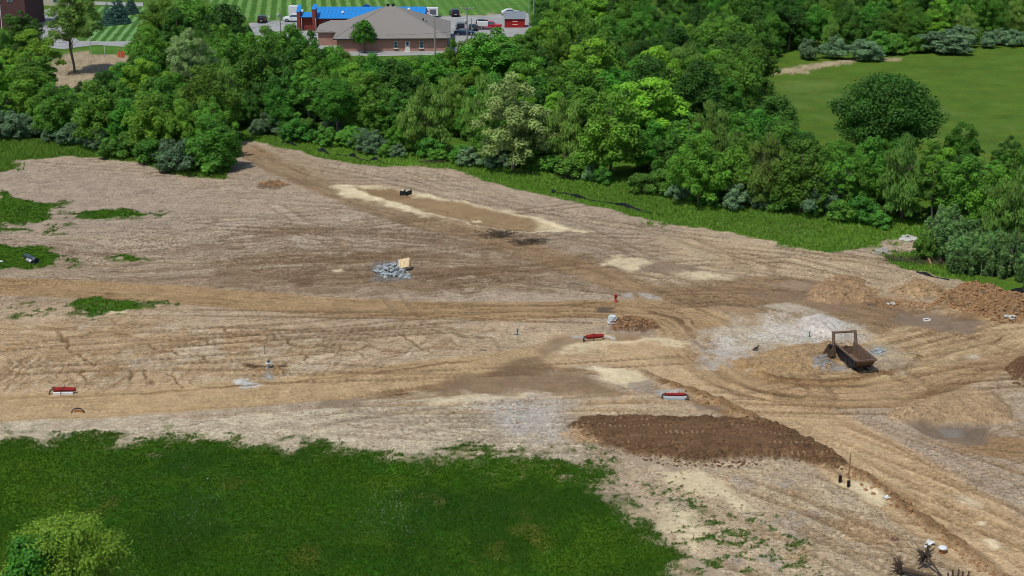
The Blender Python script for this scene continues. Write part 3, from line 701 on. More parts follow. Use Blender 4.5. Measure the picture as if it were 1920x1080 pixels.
def clumps(H, Rr, base, n, seed, shape='round', csize=.34, flat=.8):
    """centres and radii of the foliage clumps of a crown: several leaders, each with its own uneven dome"""
    g = np.random.default_rng(seed); ch = H-base; C_, R_ = [], []
    nl = 1 if shape in ('cone', 'dome') else int(g.integers(4, 7)); per = max(6, int(n*1.5)//nl)
    for l in range(nl):
        a0 = 2*math.pi*l/nl+g.uniform(-.5, .5); q = 0 if l == 0 else g.uniform(.32, .56)*Rr
        lr = Rr*(g.uniform(.50, .68) if l else .88 if nl == 1 else .62); lh = ch*(1.0 if l == 0 else g.uniform(.55, .92))
        lb = base+(0 if l else .15*ch)+g.uniform(0, .1)*ch
        i = np.arange(per); z = np.clip(1-(i+.5)/per*1.8+g.uniform(-.15, .15, per), -.9, 1.0)
        rho = np.sqrt(np.clip(1-np.abs(z)**(2.6 if shape == 'tall' else 2.0), 0, 1))
        if shape == 'vase': rho = rho*(.6+.4*(z+1)/2)
        a = i*2.39996+g.uniform(-.6, .6, per); k = g.uniform(.45, 1.05, per)
        C_.append(np.stack([math.cos(a0)*q+np.cos(a)*rho*k*lr*.9, math.sin(a0)*q+np.sin(a)*rho*k*lr*.9, lb+(lh-(lb-base))*(.5+.5*z*.9)], 1))
        r = Rr*csize*g.uniform(.38, .85, per); R_.append(np.stack([r, r, r*flat*g.uniform(.7, 1.1, per)], 1))
    return np.concatenate(C_), np.concatenate(R_)
M_BARK = mat('bark', C(120, 108, 92), .9, .3, 6, bump=.5)
M_BARKP = mat('pale_bark', C(168, 160, 146), .85, .25, 6, bump=.4)
LM = {k: leaf_mat('leaves_'+k, C(*c), h, t) for k, c, h, t in (
    ('oak', (70, 114, 36), .010, .25), ('maple', (96, 151, 49), .018, .32), ('bright', (106, 156, 50), .018, .36), ('yellow', (130, 181, 52), .012, .36),
    ('willow', (130, 168, 75), .012, .34), ('pale', (168, 197, 113), .008, .28), ('olive', (111, 144, 100), .01, .2), ('feather', (147, 176, 109), .01, .28),
    ('spruce', (65, 102, 88), .01, .08), ('reed', (112, 152, 82), .012, .25), ('shrub', (95, 151, 54), .02, .32), ('locust', (152, 190, 62), .008, .36), ('crisp', (84, 146, 42), .004, .28))}
PROTO = {}
def proto(key, name, H, Rr, base, mat_key, n, size, seed, ncl=40, shape='round', csize=.34, flat=.8, trunk=.22, bark=None, limbs=7, stems=1, **kw):
    c, r = clumps(H, Rr, base, ncl, seed, shape, csize, flat)
    root = dict(name=name, H=H, R=Rr, crown=leaves(name+'_crown', c, r, n, size, seed+1, **kw),
                trunk=trunk_mesh(name+'_trunk', H, trunk, seed+2, limbs, stems=stems, spread=Rr/H*1.3), lm=LM[mat_key], bark=bark or M_BARK)
    root['crown'].materials.append(root['lm']); root['trunk'].materials.append(root['bark'])
    PROTO.setdefault(key, []).append(root)
proto('oak', 'oak_tree', 13.5, 7.4, 1.2, 'oak', 42000, .30, 11, 110, 'dome', .30, .8, .4)
for s in (21, 22, 23): proto('maple', 'maple_tree', 11, 4.4, .7, 'maple', 17000, .32, s*7, 52, 'round', .31, 1.0)
for s in (31, 32): proto('bright', 'elm_tree', 11, 5.0, .8, 'bright', 18000, .33, s*7, 54, 'round', .29, .95)
for s in (41, 42): proto('yellow', 'mulberry_tree', 9.5, 5.0, .8, 'yellow', 17000, .32, s*7, 34, 'round', .33, .55, up=.8)
for s in (51, 52): proto('willow', 'willow_tree', 10.5, 4.2, .8, 'willow', 15000, .29, s*7, 44, 'vase', .30, .9, stems=3, droop=.35, elong=1.5, shell=(.4, 1.15))
proto('pale', 'poplar_tree', 14, 5.4, .8, 'pale', 20000, .34, 61*7, 60, 'tall', .27, .95)
for s in (71, 72): proto('olive', 'olive_shrub', 4.2, 2.9, .1, 'olive', 8000, .27, s*7, 26, 'round', .36, .8, trunk=.08, stems=3)
proto('feather', 'cottonwood_tree', 15, 5.0, 5.2, 'feather', 13000, .28, 81*7, 42, 'vase', .27, .85, bark=M_BARKP, shell=(.3, 1.1), stems=2)
for s in (91, 92): proto('shrub', 'green_shrub', 3.4, 2.3, .1, 'shrub', 6500, .27, s*7, 22, 'round', .38, .8, trunk=.06, stems=3)
for s in (95, 96): proto('sparse', 'ash_tree', 12.5, 3.8, 3.0, 'maple', 12500, .33, s*7, 34, 'tall', .26, .8, bark=M_BARKP, shell=(.2, 1.1), stems=2, limbs=9)
for s in (101, 102): proto('dark', 'hackberry_tree', 11.5, 4.8, 1.0, 'oak', 18000, .33, s*7, 56, 'round', .29, 1.0)
proto('locust', 'locust_tree', 12, 5.2, 3.0, 'locust', 34000, .16, 111*7, 60, 'dome', .34, .6, up=.6, shell=(.3, 1.1))
proto('crisp', 'pear_tree', 11.5, 3.2, 2.0, 'crisp', 18000, .22, 113*7, 50, 'dome', .36, .9)
proto('pear', 'pear_tree', 5.8, 2.7, .5, 'crisp', 9000, .2, 117*7, 40, 'dome', .36, 1.0, .12)
proto('tall', 'ash_tree', 15, 4.8, 4.6, 'willow', 17000, .3, 119*7, 44, 'vase', .30, .9, .26, stems=2, limbs=9)
# conifer: tiers of drooping boughs
def spruce_proto():
    g = random.Random(5); cs, rs = [], []
    H, Rr = 6.0, 2.1
    for i in range(11):
        t = i/10; z = .5+t*(H-.7); r = Rr*(1-t)+.12
        for k in range(max(3, int(9*(1-t))+2)):
            a = 6.283*k/max(3, int(9*(1-t))+2)+i*.7+g.uniform(-.2, .2)
            cs.append((math.cos(a)*r*.66, math.sin(a)*r*.66, z-.12*r)); rs.append((r*.38+.08, r*.38+.08, .20+.06*r))
    c, r = np.array(cs), np.array(rs)
    d = dict(name='spruce_tree', H=H, R=Rr, crown=leaves('spruce_crown', c, r, 6500, .26, 9, shell=(.2, 1.05), elong=1.4), trunk=trunk_mesh('spruce_trunk', H, .12, 3, 0), lm=LM['spruce'], bark=M_BARK)
    d['crown'].materials.append(d['lm']); d['trunk'].materials.append(d['bark']); PROTO['spruce'] = [d]
spruce_proto()
# upright willow canes with grey-green wisps
def reed_proto(seed):
    g = random.Random(seed); parts = []; cs, rs = [], []
    H, Rr = 5.2, 2.0
    for i in range(26):
        a, q = g.uniform(0, 6.28), Rr*math.sqrt(g.random()); h = H*g.uniform(.6, 1.0)
        b = Vector((math.cos(a)*q*.75, math.sin(a)*q*.75, -.1)); t = b+Vector((math.cos(a)*.3+g.uniform(-.3, .3), math.sin(a)*.3+g.uniform(-.3, .3), h))
        parts.append(tube_np([b, b.lerp(t, .5), t], [.035, .028, .01], 4))
        for k in range(5):
            z = g.uniform(.12, 1.0); p = b.lerp(t, z); cs.append((p.x, p.y, p.z)); rs.append((.26, .26, .5))
    v, f = join_np(parts)
    d = dict(name='willow_thicket', H=H, R=Rr, crown=leaves('thicket_crown', np.array(cs), np.array(rs), 8000, .17, seed, shell=(.1, 1.1), elong=2.6, up=.1), trunk=np_mesh('thicket_canes', v, f), lm=LM['reed'], bark=M_BARKP)
    d['crown'].materials.append(d['lm']); d['trunk'].materials.append(d['bark']); PROTO.setdefault('reed', []).append(d)
reed_proto(3); reed_proto(4)

trng = random.Random(99)
placed = []
PARTN = {'reed': 'canes'}
def plant(key, X, Y, H, Rr, label, group=None, cat='tree', name=None, rz=None, z=None):
    d = trng.choice(PROTO[key])
    zz = gh(X, Y) if z is None else z
    o = empty(name or d['name'], (X, Y, zz), trng.uniform(0, 6.28) if rz is None else rz, label, cat, group)
    o.scale = (Rr/d['R'], Rr/d['R']*trng.uniform(.92, 1.08), H/d['H'])
    t = link('trunk' if key not in PARTN else PARTN[key], d['trunk']); t.parent = o
    c = link('crown', d['crown']); c.parent = o
    placed.append((X, Y, Rr)); return o
def hero(key, px, py, top, wpx, label, cat='tree', group=None, name=None):
    X, Y = P(px, py); z = at_Y(px, top, Y)[2]
    Rr = wpx*.5/ (F_PX/(Y*CP+(CAM_H-z*.5)*SP))
    return plant(key, X, Y, max(z, 1.0), Rr, label, group, cat, name)
hero('oak', 1655, 336, 148, 222, 'massive dark green oak with a dense domed crown standing against the meadow')
hero('pale', 962, 318, 138, 152, 'tall pale silvery-leaved poplar at the front of the wood behind the muddy basin')
hero('willow', 800, 292, 152, 116, 'soft yellow-green willow beside the pale poplar, facing the basin')
hero('feather', 362, 212, 54, 104, 'grey-green feathery cottonwood with a bare pale trunk above lower trees')
hero('yellow', 1215, 296, 140, 176, 'wide layered yellow-green mulberry in the middle of the wood')
hero('yellow', 1105, 215, 68, 130, 'layered bright green mulberry uphill of the red shed in the wood')
hero('bright', 930, 190, 56, 160, 'large bright rounded elm screening the parking lot below the red shed')
hero('maple', 400, 318, 215, 110, 'bushy maple at the tip of the wood with boughs reaching over bare soil')
hero('tall', 140, 136, -24, 112, 'tall light-green ash standing in the cleared patch by the asphalt drive')
hero('dark', 46, 110, 20, 92, 'round dark tree beside the maroon-walled building')
hero('pear', 683, 99, 42, 58, 'small dark green pear tree against the grey-roofed brick building')
hero('spruce', 203, 47, 4, 30, 'short blue spruce at the front of the striped lawn')
hero('spruce', 222, 44, -22, 44, 'tallest dark spruce on the striped lawn')
hero('spruce', 246, 26, -14, 30, 'dense blue spruce at the rear of the striped lawn')
hero('willow', 1062, 322, 175, 105, 'olive-toned willow with bare grey stems beside the pale poplar')
hero('willow', 1690, 415, 258, 120, 'open olive-green willow with visible trunks in front of the big oak')
hero('sparse', 1575, 408, 285, 80, 'thin grey-stemmed ash at the edge of the verge below the big oak')
hero('bright', 1310, 385, 245, 130, 'bright green bushy elm at the wood edge above the long silt fence')
hero('dark', 1370, 175, 60, 130, 'broad dark hackberry where the wood meets the corner of the meadow')
hero('crisp', 632, 268, 150, 84, 'fresh green pear tree at the wood edge behind the crumpled silt fence')
hero('yellow', 1880, 470, 400, 90, 'yellow-green low mulberry behind the willow thicket')
hero('bright', 1800, 330, 228, 90, 'light green elm to the side of the big oak')
hero('dark', 1888, 345, 255, 70, 'small dark hackberry at the near edge of the meadow')
hero('dark', 1450, 290, 180, 120, 'dark hackberry in the wood at the side of the meadow, near the big oak')
hero('yellow', 60, 175, 55, 110, 'yellow-green spreading mulberry beside the cleared patch')
hero('bright', 60, 235, 120, 120, 'leafy green elm in front of the cleared patch')
for key, px, py, top, w, lab in (('dark', 588, 190, 58, 104, 'dark hackberry overlapping the brick end parapet'), ('bright', 632, 200, 84, 84, 'elm hiding the near corner of the grey-roofed building'), ('maple', 548, 172, 50, 84, 'maple reaching up in front of the white pickup'),
        ('bright', 852, 182, 74, 76, 'elm in front of the bracketed pole'), ('maple', 700, 216, 104, 76, 'maple below the small pear tree'), ('yellow', 765, 216, 106, 92, 'low mulberry below the windows of the brick building'),
        ('maple', 1500, 398, 262, 112, 'full mid-green maple on the wood edge between the verge and the big oak'), ('bright', 1612, 404, 292, 92, 'rounded bright elm directly below the big oak'),
        ('sparse', 1748, 424, 280, 96, 'thin ash beside the open olive-green willow'), ('maple', 1806, 440, 300, 112, 'leafy maple rising behind the cane thicket'), ('bright', 1866, 456, 306, 104, 'bright elm rising behind the far side of the cane thicket'),
        ('dark', 1920, 436, 288, 96, 'dark hackberry behind the yellow-green low mulberry'), ('willow', 1440, 390, 256, 108, 'soft olive willow at the wood edge above the widest verge'), ('maple', 1392, 384, 262, 90, 'maple squeezed between the soft olive willow and the bushy elm'),
        ('bright', 312, 112, -6, 112, 'light green elm on the edge of the striped lawn'), ('maple', 362, 108, -12, 122, 'tall maple behind the feathery cottonwood'), ('dark', 424, 122, 6, 112, 'tall dark hackberry beside the far mown lawn'),
        ('bright', 283, 150, 44, 92, 'light green elm by the footpath to the striped lawn'), ('maple', 232, 204, 120, 96, 'round maple at the near edge of the cleared patch'), ('dark', 182, 238, 152, 84, 'small dark hackberry below the cleared patch'),
        ('bright', 276, 196, 102, 92, 'bright elm between the cleared patch and the feathery cottonwood'), ('sparse', 132, 246, 160, 64, 'thin grey-stemmed ash below the cleared patch'), ('maple', 500, 150, 52, 80, 'spreading maple screening the lot beside the transformer pole')):
    hero(key, px, py, top, w, lab)
# trees whose tops only reach into the view at its near edge
for key, px, py, h, r, lab in (('locust', 126, 1056, 12.0, 4.5, 'light green feathery locust on the grass field'),
                               ('crisp', 72, 1090, 11.5, 2.7, 'glossy deep green pear tree in front of the feathery locust')):
    X, Y = P(px, py, h*.78); plant(key, X, Y, h, r, lab)

# the wood itself, filled tree by tree
WOOD = [(-140,255),(0,258),(120,264),(230,286),(330,308),(402,312),(418,285),(436,255),(470,252),(560,258),(660,274),(780,291),(880,308),(1000,318),(1100,336),(1200,348),
        (1330,373),(1430,388),(1560,402),(1660,414),(1730,425),(1760,440),(1990,520),(2200,560),(2200,420),(1960,388),(1800,352),(1600,335),(1480,300),(1425,240),(1400,150),(1425,112),
        (1400,40),(1400,-30),(1010,-30),(1008,90),(960,140),(880,150),(840,162),(650,160),(620,145),(480,145),(440,105),(290,98),(264,135),(175,170),(118,228),(95,190),(-140,110)]
BACK = [(1400,100),(1450,103),(1600,100),(1700,90),(1960,76),(2200,66),(2200,-30),(1400,-30)]
LIM = [(-200,10),(0,18),(92,25),(108,130),(120,168),(165,136),(200,124),(250,106),(262,70),(285,10),(300,-60),(425,-20),(445,30),(470,58),(550,56),(600,60),(625,74),(650,90),(690,99),(712,112),(728,116),(745,106),(830,99),(850,76),(885,64),(930,60),(985,62),(1000,20),(1010,-400),(1395,-400),(1440,40),(1450,175),(1490,215),(1545,262),(1700,262),(1760,262),(1835,292),(1850,268),(1960,258),(2200,250)]
lx, ly = zip(*LIM)
wood_w, back_w = PP(WOOD), PP(BACK)
MARKS = [(P(962,318), 'the pale poplar'), (P(735,120), 'the grey-roofed brick building'), (P(965,75), 'the red shed'), (P(1655,322), 'the big domed oak'), (P(362,212), 'the feathery cottonwood'),
         (P(1150,370), 'the long silt fence'), (P(660,285), 'the crumpled silt fence'), (P(175,150), 'the cleared patch'), (P(1430,120), 'the corner of the meadow'), (P(1830,450), 'the cane thicket'),
         (P(1215,296), 'the wide layered mulberry'), (P(1105,215), 'the mulberry uphill of the shed'), (P(395,300), 'the tip of the wood'), (P(45,130), 'the round dark tree'), (P(1400,385), 'the widest part of the verge'),
         (P(1240,60), 'the hilltop above the wood'), (P(520,120), 'the transformer pole'), (P(800,250), 'the soft yellow-green willow'), (P(60,250), 'the grass above the bare slope'), (P(1900,370), 'the near edge of the meadow'), (P(1300,200), 'the broad dark hackberry')]
BMARKS = [(P(1540,105), 'the bare strip in the meadow'), (P(1770,90), 'the wide silver-green olive shrub'), (P(1440,90), 'the inner end of the bare strip'), (P(1900,70), 'the far end of the meadow'), (P(1650,20), 'the crest beyond the meadow')]
def zone_label(key, X, Y, back, H, Rr):
    k = {'maple': 'mid-green maple', 'bright': 'bright green elm', 'yellow': 'layered yellow-green mulberry', 'willow': 'olive-toned willow', 'dark': 'dark green hackberry', 'sparse': 'thin-crowned ash', 'olive': 'grey-green olive shrub', 'shrub': 'leafy green shrub'}[key]
    size = ('tall ' if H > 10.5 else 'short ' if H < 7.5 else 'slender ' if Rr < 3.6 else 'broad ' if Rr > 4.5 else '') if key not in ('olive', 'shrub') else ('low ' if H < 2.4 else 'large ' if H > 3.3 else '')
    (mx_, my_), nm = min((BMARKS if back else MARKS), key=lambda q: (q[0][0]-X)**2+(q[0][1]-Y)**2)
    rel = 'beside' if abs(Y-my_) < 7 else ('behind' if Y > my_ else 'in front of')
    lab = size+k+' '+rel+' '+nm; return lab, (k[:-1]+'ies' if k.endswith('y') else k+('es' if k.endswith('h') else 's'))+(' beyond the meadow' if back else ' of the wood and its edge')
def fill(poly, spacing, n, back, seed):
    r = random.Random(seed); a = np.array(poly); pts = []
    for i in range(n):
        X, Y = r.uniform(a[:, 0].min(), a[:, 0].max()), r.uniform(a[:, 1].min(), min(a[:, 1].max(), 440))
        pts.append((X, Y))
    arr = np.array(pts); ins = poly_sd(arr[:, 0], arr[:, 1], poly) < 0
    for (X, Y), ok in zip(pts, ins):
        if not ok: continue
        px, py = px_of(X, Y, 0)
        if px < -90 or px > 2010: continue
        Rr = r.choice((r.uniform(2.4, 3.6), r.uniform(3.2, 5.4))); H = Rr*r.uniform(2.0, 2.8)
        if any((X-q[0])**2+(Y-q[1])**2 < (.58*(q[2]+Rr))**2*spacing for q in placed): continue
        if not back:
            rp = Rr*F_PX/(Y*CP+CAM_H*SP)
            lim = max(np.interp([px-rp*.6, px, px+rp*.6], lx, ly))
            zmax = at_Y(px, lim, Y)[2]
            if zmax < 3.2: continue
            if H > zmax: s = max(zmax/H, .45); H = zmax; Rr *= max(s, .6)
        key = r.choices(['maple', 'bright', 'yellow', 'willow', 'dark', 'sparse'], [34, 22, 8, 9, 22, 7])[0]
        lab, grp = zone_label(key, X, Y, back, H, Rr)
        plant(key, X, Y, H, Rr, lab, grp)
fill(wood_w, .92, 6000, False, 5)
fill(back_w, .95, 2500, True, 6)
# undergrowth along the edges of the woods
def edge_row(px, step, keys, back, seed, off=1.2, hs=(1.8, 3.6), skip=.1):
    r = random.Random(seed); pts = smooth_path(px, 6); acc = 0; nxt = 0
    for a, b in zip(pts[:-1], pts[1:]):
        L = math.hypot(b[0]-a[0], b[1]-a[1])
        while nxt < acc+L:
            t = (nxt-acc)/L; X, Y = a[0]+(b[0]-a[0])*t+r.uniform(-off, off), a[1]+(b[1]-a[1])*t+r.uniform(-off, off)*2
            nxt += step*r.uniform(.7, 1.4)
            if r.random() < skip: continue
            key = r.choice(keys); qx, qy = px_of(X, Y, 0)
            if qx < -60 or qx > 1980: continue
            H = r.uniform(*hs); lab, grp = zone_label(key, X, Y, back, H, 0)
            plant(key, X, Y, H, H*r.uniform(.6, .85), lab, grp, 'shrub')
        acc += L
edge_row([(-60,256),(60,260),(130,266),(230,290),(330,314),(400,320)], 2.4, ['olive', 'olive', 'shrub'], False, 1, hs=(2.4, 4.2))
edge_row([(450,256),(560,262),(660,278),(780,296),(880,312)], 2.1, ['shrub', 'shrub', 'olive'], False, 2)
edge_row([(890,313),(1000,322),(1100,342),(1200,355),(1330,378)], 2.1, ['shrub', 'shrub', 'olive'], False, 3)
edge_row([(1340,380),(1430,394),(1500,400),(1560,408),(1660,420),(1730,430)], 2.3, ['shrub', 'olive', 'shrub'], False, 4)
edge_row([(1440,108),(1480,111),(1600,107),(1700,97),(1800,90),(1960,82)], 4.2, ['olive', 'olive', 'shrub'], True, 5, hs=(3.0, 5.0))
edge_row([(1455,285),(1530,318),(1650,338),(1800,362),(1950,392)], 4.0, ['shrub', 'olive'], False, 6, hs=(2.5, 4.0))
hero('olive', 346, 322, 262, 90, 'blue-grey rounded olive shrub at the tip of the wood beside bare soil', 'shrub')
hero('olive', 145, 272, 222, 80, 'blue-grey olive shrub above the grass at the side of the bare slope', 'shrub')
hero('olive', 1770, 98, 58, 120, 'wide silver-green olive shrub on the far edge of the meadow', 'shrub')
hero('olive', 1620, 112, 76, 90, 'silver-green olive shrub by the bare strip of the meadow', 'shrub')
hero('shrub', 1735, 488, 432, 46, 'deep green leafy bush beside the fallen log', 'shrub')
hero('olive', 1530, 402, 330, 90, 'grey-green olive shrub at the wood edge above the long verge', 'shrub')
hero('shrub', 672, 282, 246, 34, 'small conical green bush beside the crumpled silt fence', 'shrub')
# cane thicket at the side of the clay mounds
r_ = random.Random(8)
for i in range(34):
    t = r_.random(); px = 1762+t*190; py = 470+t*62+r_.uniform(-28, 30)*(1-.3*t)
    X, Y = P(px, py)
    plant('reed', X, Y, r_.uniform(3.2, 5.0), r_.uniform(1.6, 2.4), 'grey-green cane thicket crowded behind the clay mounds', 'cane thickets behind the clay mounds', 'thicket')
print('trees', len(placed))

# ---- grass blades, uncountable
def blades(name, px, n, h, w, seed, label, mkey, thr=.5, nb=3, flowers=0):
    pts = PP(px); g = np.random.default_rng(seed); a = np.array(pts)
    X = g.uniform(a[:, 0].min(), a[:, 0].max(), n*3); Y = g.uniform(max(a[:, 1].min(), 88), a[:, 1].max(), n*3)
    ok = poly_sd(X, Y, pts) < 1.5
    X, Y = X[ok], Y[ok]
    r = np.clip(np.searchsorted(rows, Y)-1, 0, NR-2); c = np.clip(np.searchsorted(ucols, X/wid(Y))-1, 0, NC-2)
    keep = GRASS[r, c] > thr*(.6+.8*g.random(len(X)))
    X, Y, zz = X[keep][:n], Y[keep][:n], Z[r, c][keep][:n]
    m = len(X); P0 = np.repeat(np.stack([X, Y, zz], 1), nb, 0)
    P0[:, :2] += g.normal(size=(m*nb, 2))*w*1.2
    lean = g.normal(size=(m*nb, 3))*.35; lean[:, 2] = 1
    patch = np.repeat(fbm(X*.12, Y*.12, 3, 91)*.5+.5, nb)
    hh = (h*g.uniform(.5, 1.3, m*nb)*(.65+.7*patch))[:, None]
    a_ = g.uniform(0, 6.28, m*nb); s = np.stack([np.cos(a_), np.sin(a_), a_*0], 1)*w
    v = np.stack([P0-s, P0+s, P0+lean*hh], 1).reshape(-1, 3)
    cc = np.clip(.45*g.random(m*nb)+.55*patch, 0, 1)
    at = np.repeat(np.stack([cc, g.random(m*nb), cc*0], 1), 3, 0).astype(np.float32)
    o = link(name, np_mesh(name, v, np.arange(m*nb*3).reshape(-1, 3), {'leaf': at}, smooth=False), LM[mkey])
    return tag(o, label, 'grass', kind='stuff')
LM['g_field'] = leaf_mat('blades_field', C(66, 104, 18), .0, .3); LM['g_verge'] = leaf_mat('blades_verge', C(124, 164, 58), .0, .35); LM['g_mead'] = leaf_mat('blades_meadow', C(112, 142, 60), .0, .3)
LM['flower'] = leaf_mat('clover_flowers', C(210, 210, 196), .0, .1)
blades('grass', [(-120,805),(1300,840),(1620,980),(1640,1120),(-120,1120)], 62000, .11, .045, 3, 'short dark green grass covering the near field', 'g_field')
blades('verge_grass', [(430,255),(560,255),(780,285),(1000,310),(1200,345),(1430,385),(1660,415),(1740,432),(1850,540),(1640,480),(1500,475),(1220,415),(880,325),(725,318)], 26000, .3, .08, 4, 'tall green grass on the verge along the wood', 'g_verge')
blades('slope_grass', [(-60,258),(240,285),(430,320),(430,345),(330,330),(120,300),(-60,330)], 7000, .4, .08, 5, 'green grass at the top of the bare slope', 'g_verge')
blades('patch_grass', [(-60,350),(340,380),(340,600),(-60,600)], 12000, .12, .05, 6, 'grass tufts left standing in patches on the bare slope', 'g_field', .55)

# clover in flower, in drifts over the near field
def clover():
    g = np.random.default_rng(17); n = 800
    cen = np.array([P(x, y) for x, y in ((735,960),(380,950),(350,985),(330,885),(500,930),(160,925),(185,930),(480,1008),(600,1000),(90,990),(920,975),(860,1040),(420,905),(700,985))])
    k = g.choice(len(cen), n, p=np.array([7,3,2,1,1,1.5,1.5,1,1,.7,1,1,1,2])/24.7); p = cen[k]+g.normal(size=(n, 2))*np.array([1.5, 2.6])
    s = g.uniform(.016, .034, n)[:, None]; zz = np.array([gh(a, b) for a, b in p])+.17
    c = np.column_stack([p, zz]); e = np.array([[1, 0, 0], [0, 1, .4], [-1, 0, 0], [0, -1, -.2]])
    v = (c[:, None, :]+e[None]*s[:, None, :]).reshape(-1, 3)
    o = link('clover_flowers', np_mesh('clover_flowers', v, np.arange(4*n).reshape(n, 4), {'leaf': np.repeat(g.random((n, 3)), 4, 0).astype(np.float32)}, smooth=False), LM['flower'])
    tag(o, 'white clover flowers speckling the near field', 'flowers', kind='stuff')
clover()
# ------------------------------------------------------------------ built things
class MB:
    """collects solids into one mesh"""
    def __init__(s): s.v, s.f = [], []
    def add(s, v, f):
        o = len(s.v); s.v += [tuple(p) for p in v]; s.f += [tuple(i+o for i in q) for q in f]; return s
    def box(s, c, d, rz=0, M=None):
        x, y, z = d[0]/2, d[1]/2, d[2]/2; ca, sa = math.cos(rz), math.sin(rz); v = []
        for k in range(8):
            a, b, e = (x if k & 1 else -x), (y if k & 2 else -y), (z if k & 4 else -z)
            p = Vector((a*ca-b*sa+c[0], a*sa+b*ca+c[1], e+c[2])); v.append(M @ p if M else p)
        return s.add(v, [(0,2,3,1),(4,5,7,6),(0,1,5,4),(2,6,7,3),(0,4,6,2),(1,3,7,5)])
    def tube(s, pts, r, n=8, caps=True):
        rr = r if isinstance(r, (list, tuple)) else [r]*len(pts)
        v, f = tube_np(pts, rr, n); o = len(s.v); s.add(v, f)
        if caps:
            s.f.append(tuple(o+k for k in reversed(range(n)))); s.f.append(tuple(o+(len(pts)-1)*n+k for k in range(n)))
        return s
    def lathe(s, prof, c=(0, 0, 0), n=14, M=None):
        v, f = [], []
        for r, z in prof:
            for k in range(n):
                t = 2*math.pi*k/n; p = Vector((c[0]+r*math.cos(t), c[1]+r*math.sin(t), c[2]+z)); v.append(M @ p if M else p)
        for i in range(len(prof)-1):
            for k in range(n): f.append((i*n+k, i*n+(k+1) % n, (i+1)*n+(k+1) % n, (i+1)*n+k))
        f.append(tuple(reversed(range(n)))); f.append(tuple((len(prof)-1)*n+k for k in range(n)))
        return s.add(v, f)
    def prism(s, poly, y0, y1, inset=0):
        """x-z outline pushed along y"""
        n = len(poly); v = [(x, y0, z) for x, z in poly]+[(x, y1, z) for x, z in poly]
        f = [tuple(range(n)), tuple(reversed(range(n, 2*n)))]+[(i, i+n, (i+1) % n+n, (i+1) % n) for i in range(n)]
        return s.add(v, f)
    def slab(s, poly, z0, z1):
        n = len(poly); v = [(x, y, z0) for x, y in poly]+[(x, y, z1) for x, y in poly]
        f = [tuple(reversed(range(n))), tuple(range(n, 2*n))]+[(i, (i+1) % n, (i+1) % n+n, i+n) for i in range(n)]
        return s.add(v, f)
    def sheet(s, quad, t):
        """thin plate from four corners, t thick along its normal"""
        q = [Vector(p) for p in quad]; nrm = (q[1]-q[0]).cross(q[3]-q[0]).normalized()*t
        return s.add(q+[p-nrm for p in q], [(0,1,2,3),(7,6,5,4),(0,4,5,1),(1,5,6,2),(2,6,7,3),(3,7,4,0)])
    def build(s, name, material, parent=None, smooth=False, bevel=0):
        me = bpy.data.meshes.new(name); me.from_pydata(s.v, [], s.f); me.update()
        import bmesh
        bm = bmesh.new(); bm.from_mesh(me); bmesh.ops.recalc_face_normals(bm, faces=bm.faces); bm.to_mesh(me); bm.free()
        if smooth: me.polygons.foreach_set('use_smooth', [True]*len(me.polygons))
        o = link(name, me, material, parent)
        if bevel:
            b = o.modifiers.new('bevel', 'BEVEL'); b.width = bevel; b.segments = 2; b.limit_method = 'ANGLE'
        return o
def rock(seed, sx, sy, sz):
    g = random.Random(seed); v, f = [], []
    ph = [(0, 0, 1)]+[(math.cos(k*1.2566+j*.628)*c, math.sin(k*1.2566+j*.628)*c, h) for j, (c, h) in enumerate(((.9, .45), (.9, -.45))) for k in range(5)]+[(0, 0, -1)]
    v = [(x*sx*g.uniform(.7, 1.15), y*sy*g.uniform(.7, 1.15), z*sz*g.uniform(.7, 1.1)) for x, y, z in ph]
    for k in range(5):
        a, b, c, d = 1+k, 1+(k+1) % 5, 6+k, 6+(k+1) % 5
        f += [(0, a, b), (a, c, b), (b, c, d), (11, d, c)]
    return v, f
def scatter_rocks(mb, pts, s0, s1, seed, flat=.6, zf=None):
    g = random.Random(seed)
    for i, p in enumerate(pts):
        s = s0+(s1-s0)*g.random()**2.2; v, f = rock(seed*1000+i, s, s*g.uniform(.6, 1), s*flat*g.uniform(.6, 1.2))
        M = Matrix.Translation(p) @ Matrix.Rotation(g.uniform(0, 6.28), 4, 'Z') @ Matrix.Rotation(g.uniform(-.6, .6), 4, 'X')
        mb.add([M @ Vector(q) for q in v], f)
    return mb
def in_poly(px, n, seed):
    pts = PP(px); a = np.array(pts); g = np.random.default_rng(seed)
    X = g.uniform(a[:, 0].min(), a[:, 0].max(), n*4); Y = g.uniform(a[:, 1].min(), a[:, 1].max(), n*4)
    k = poly_sd(X, Y, pts) < 0; return list(zip(X[k][:n], Y[k][:n]))

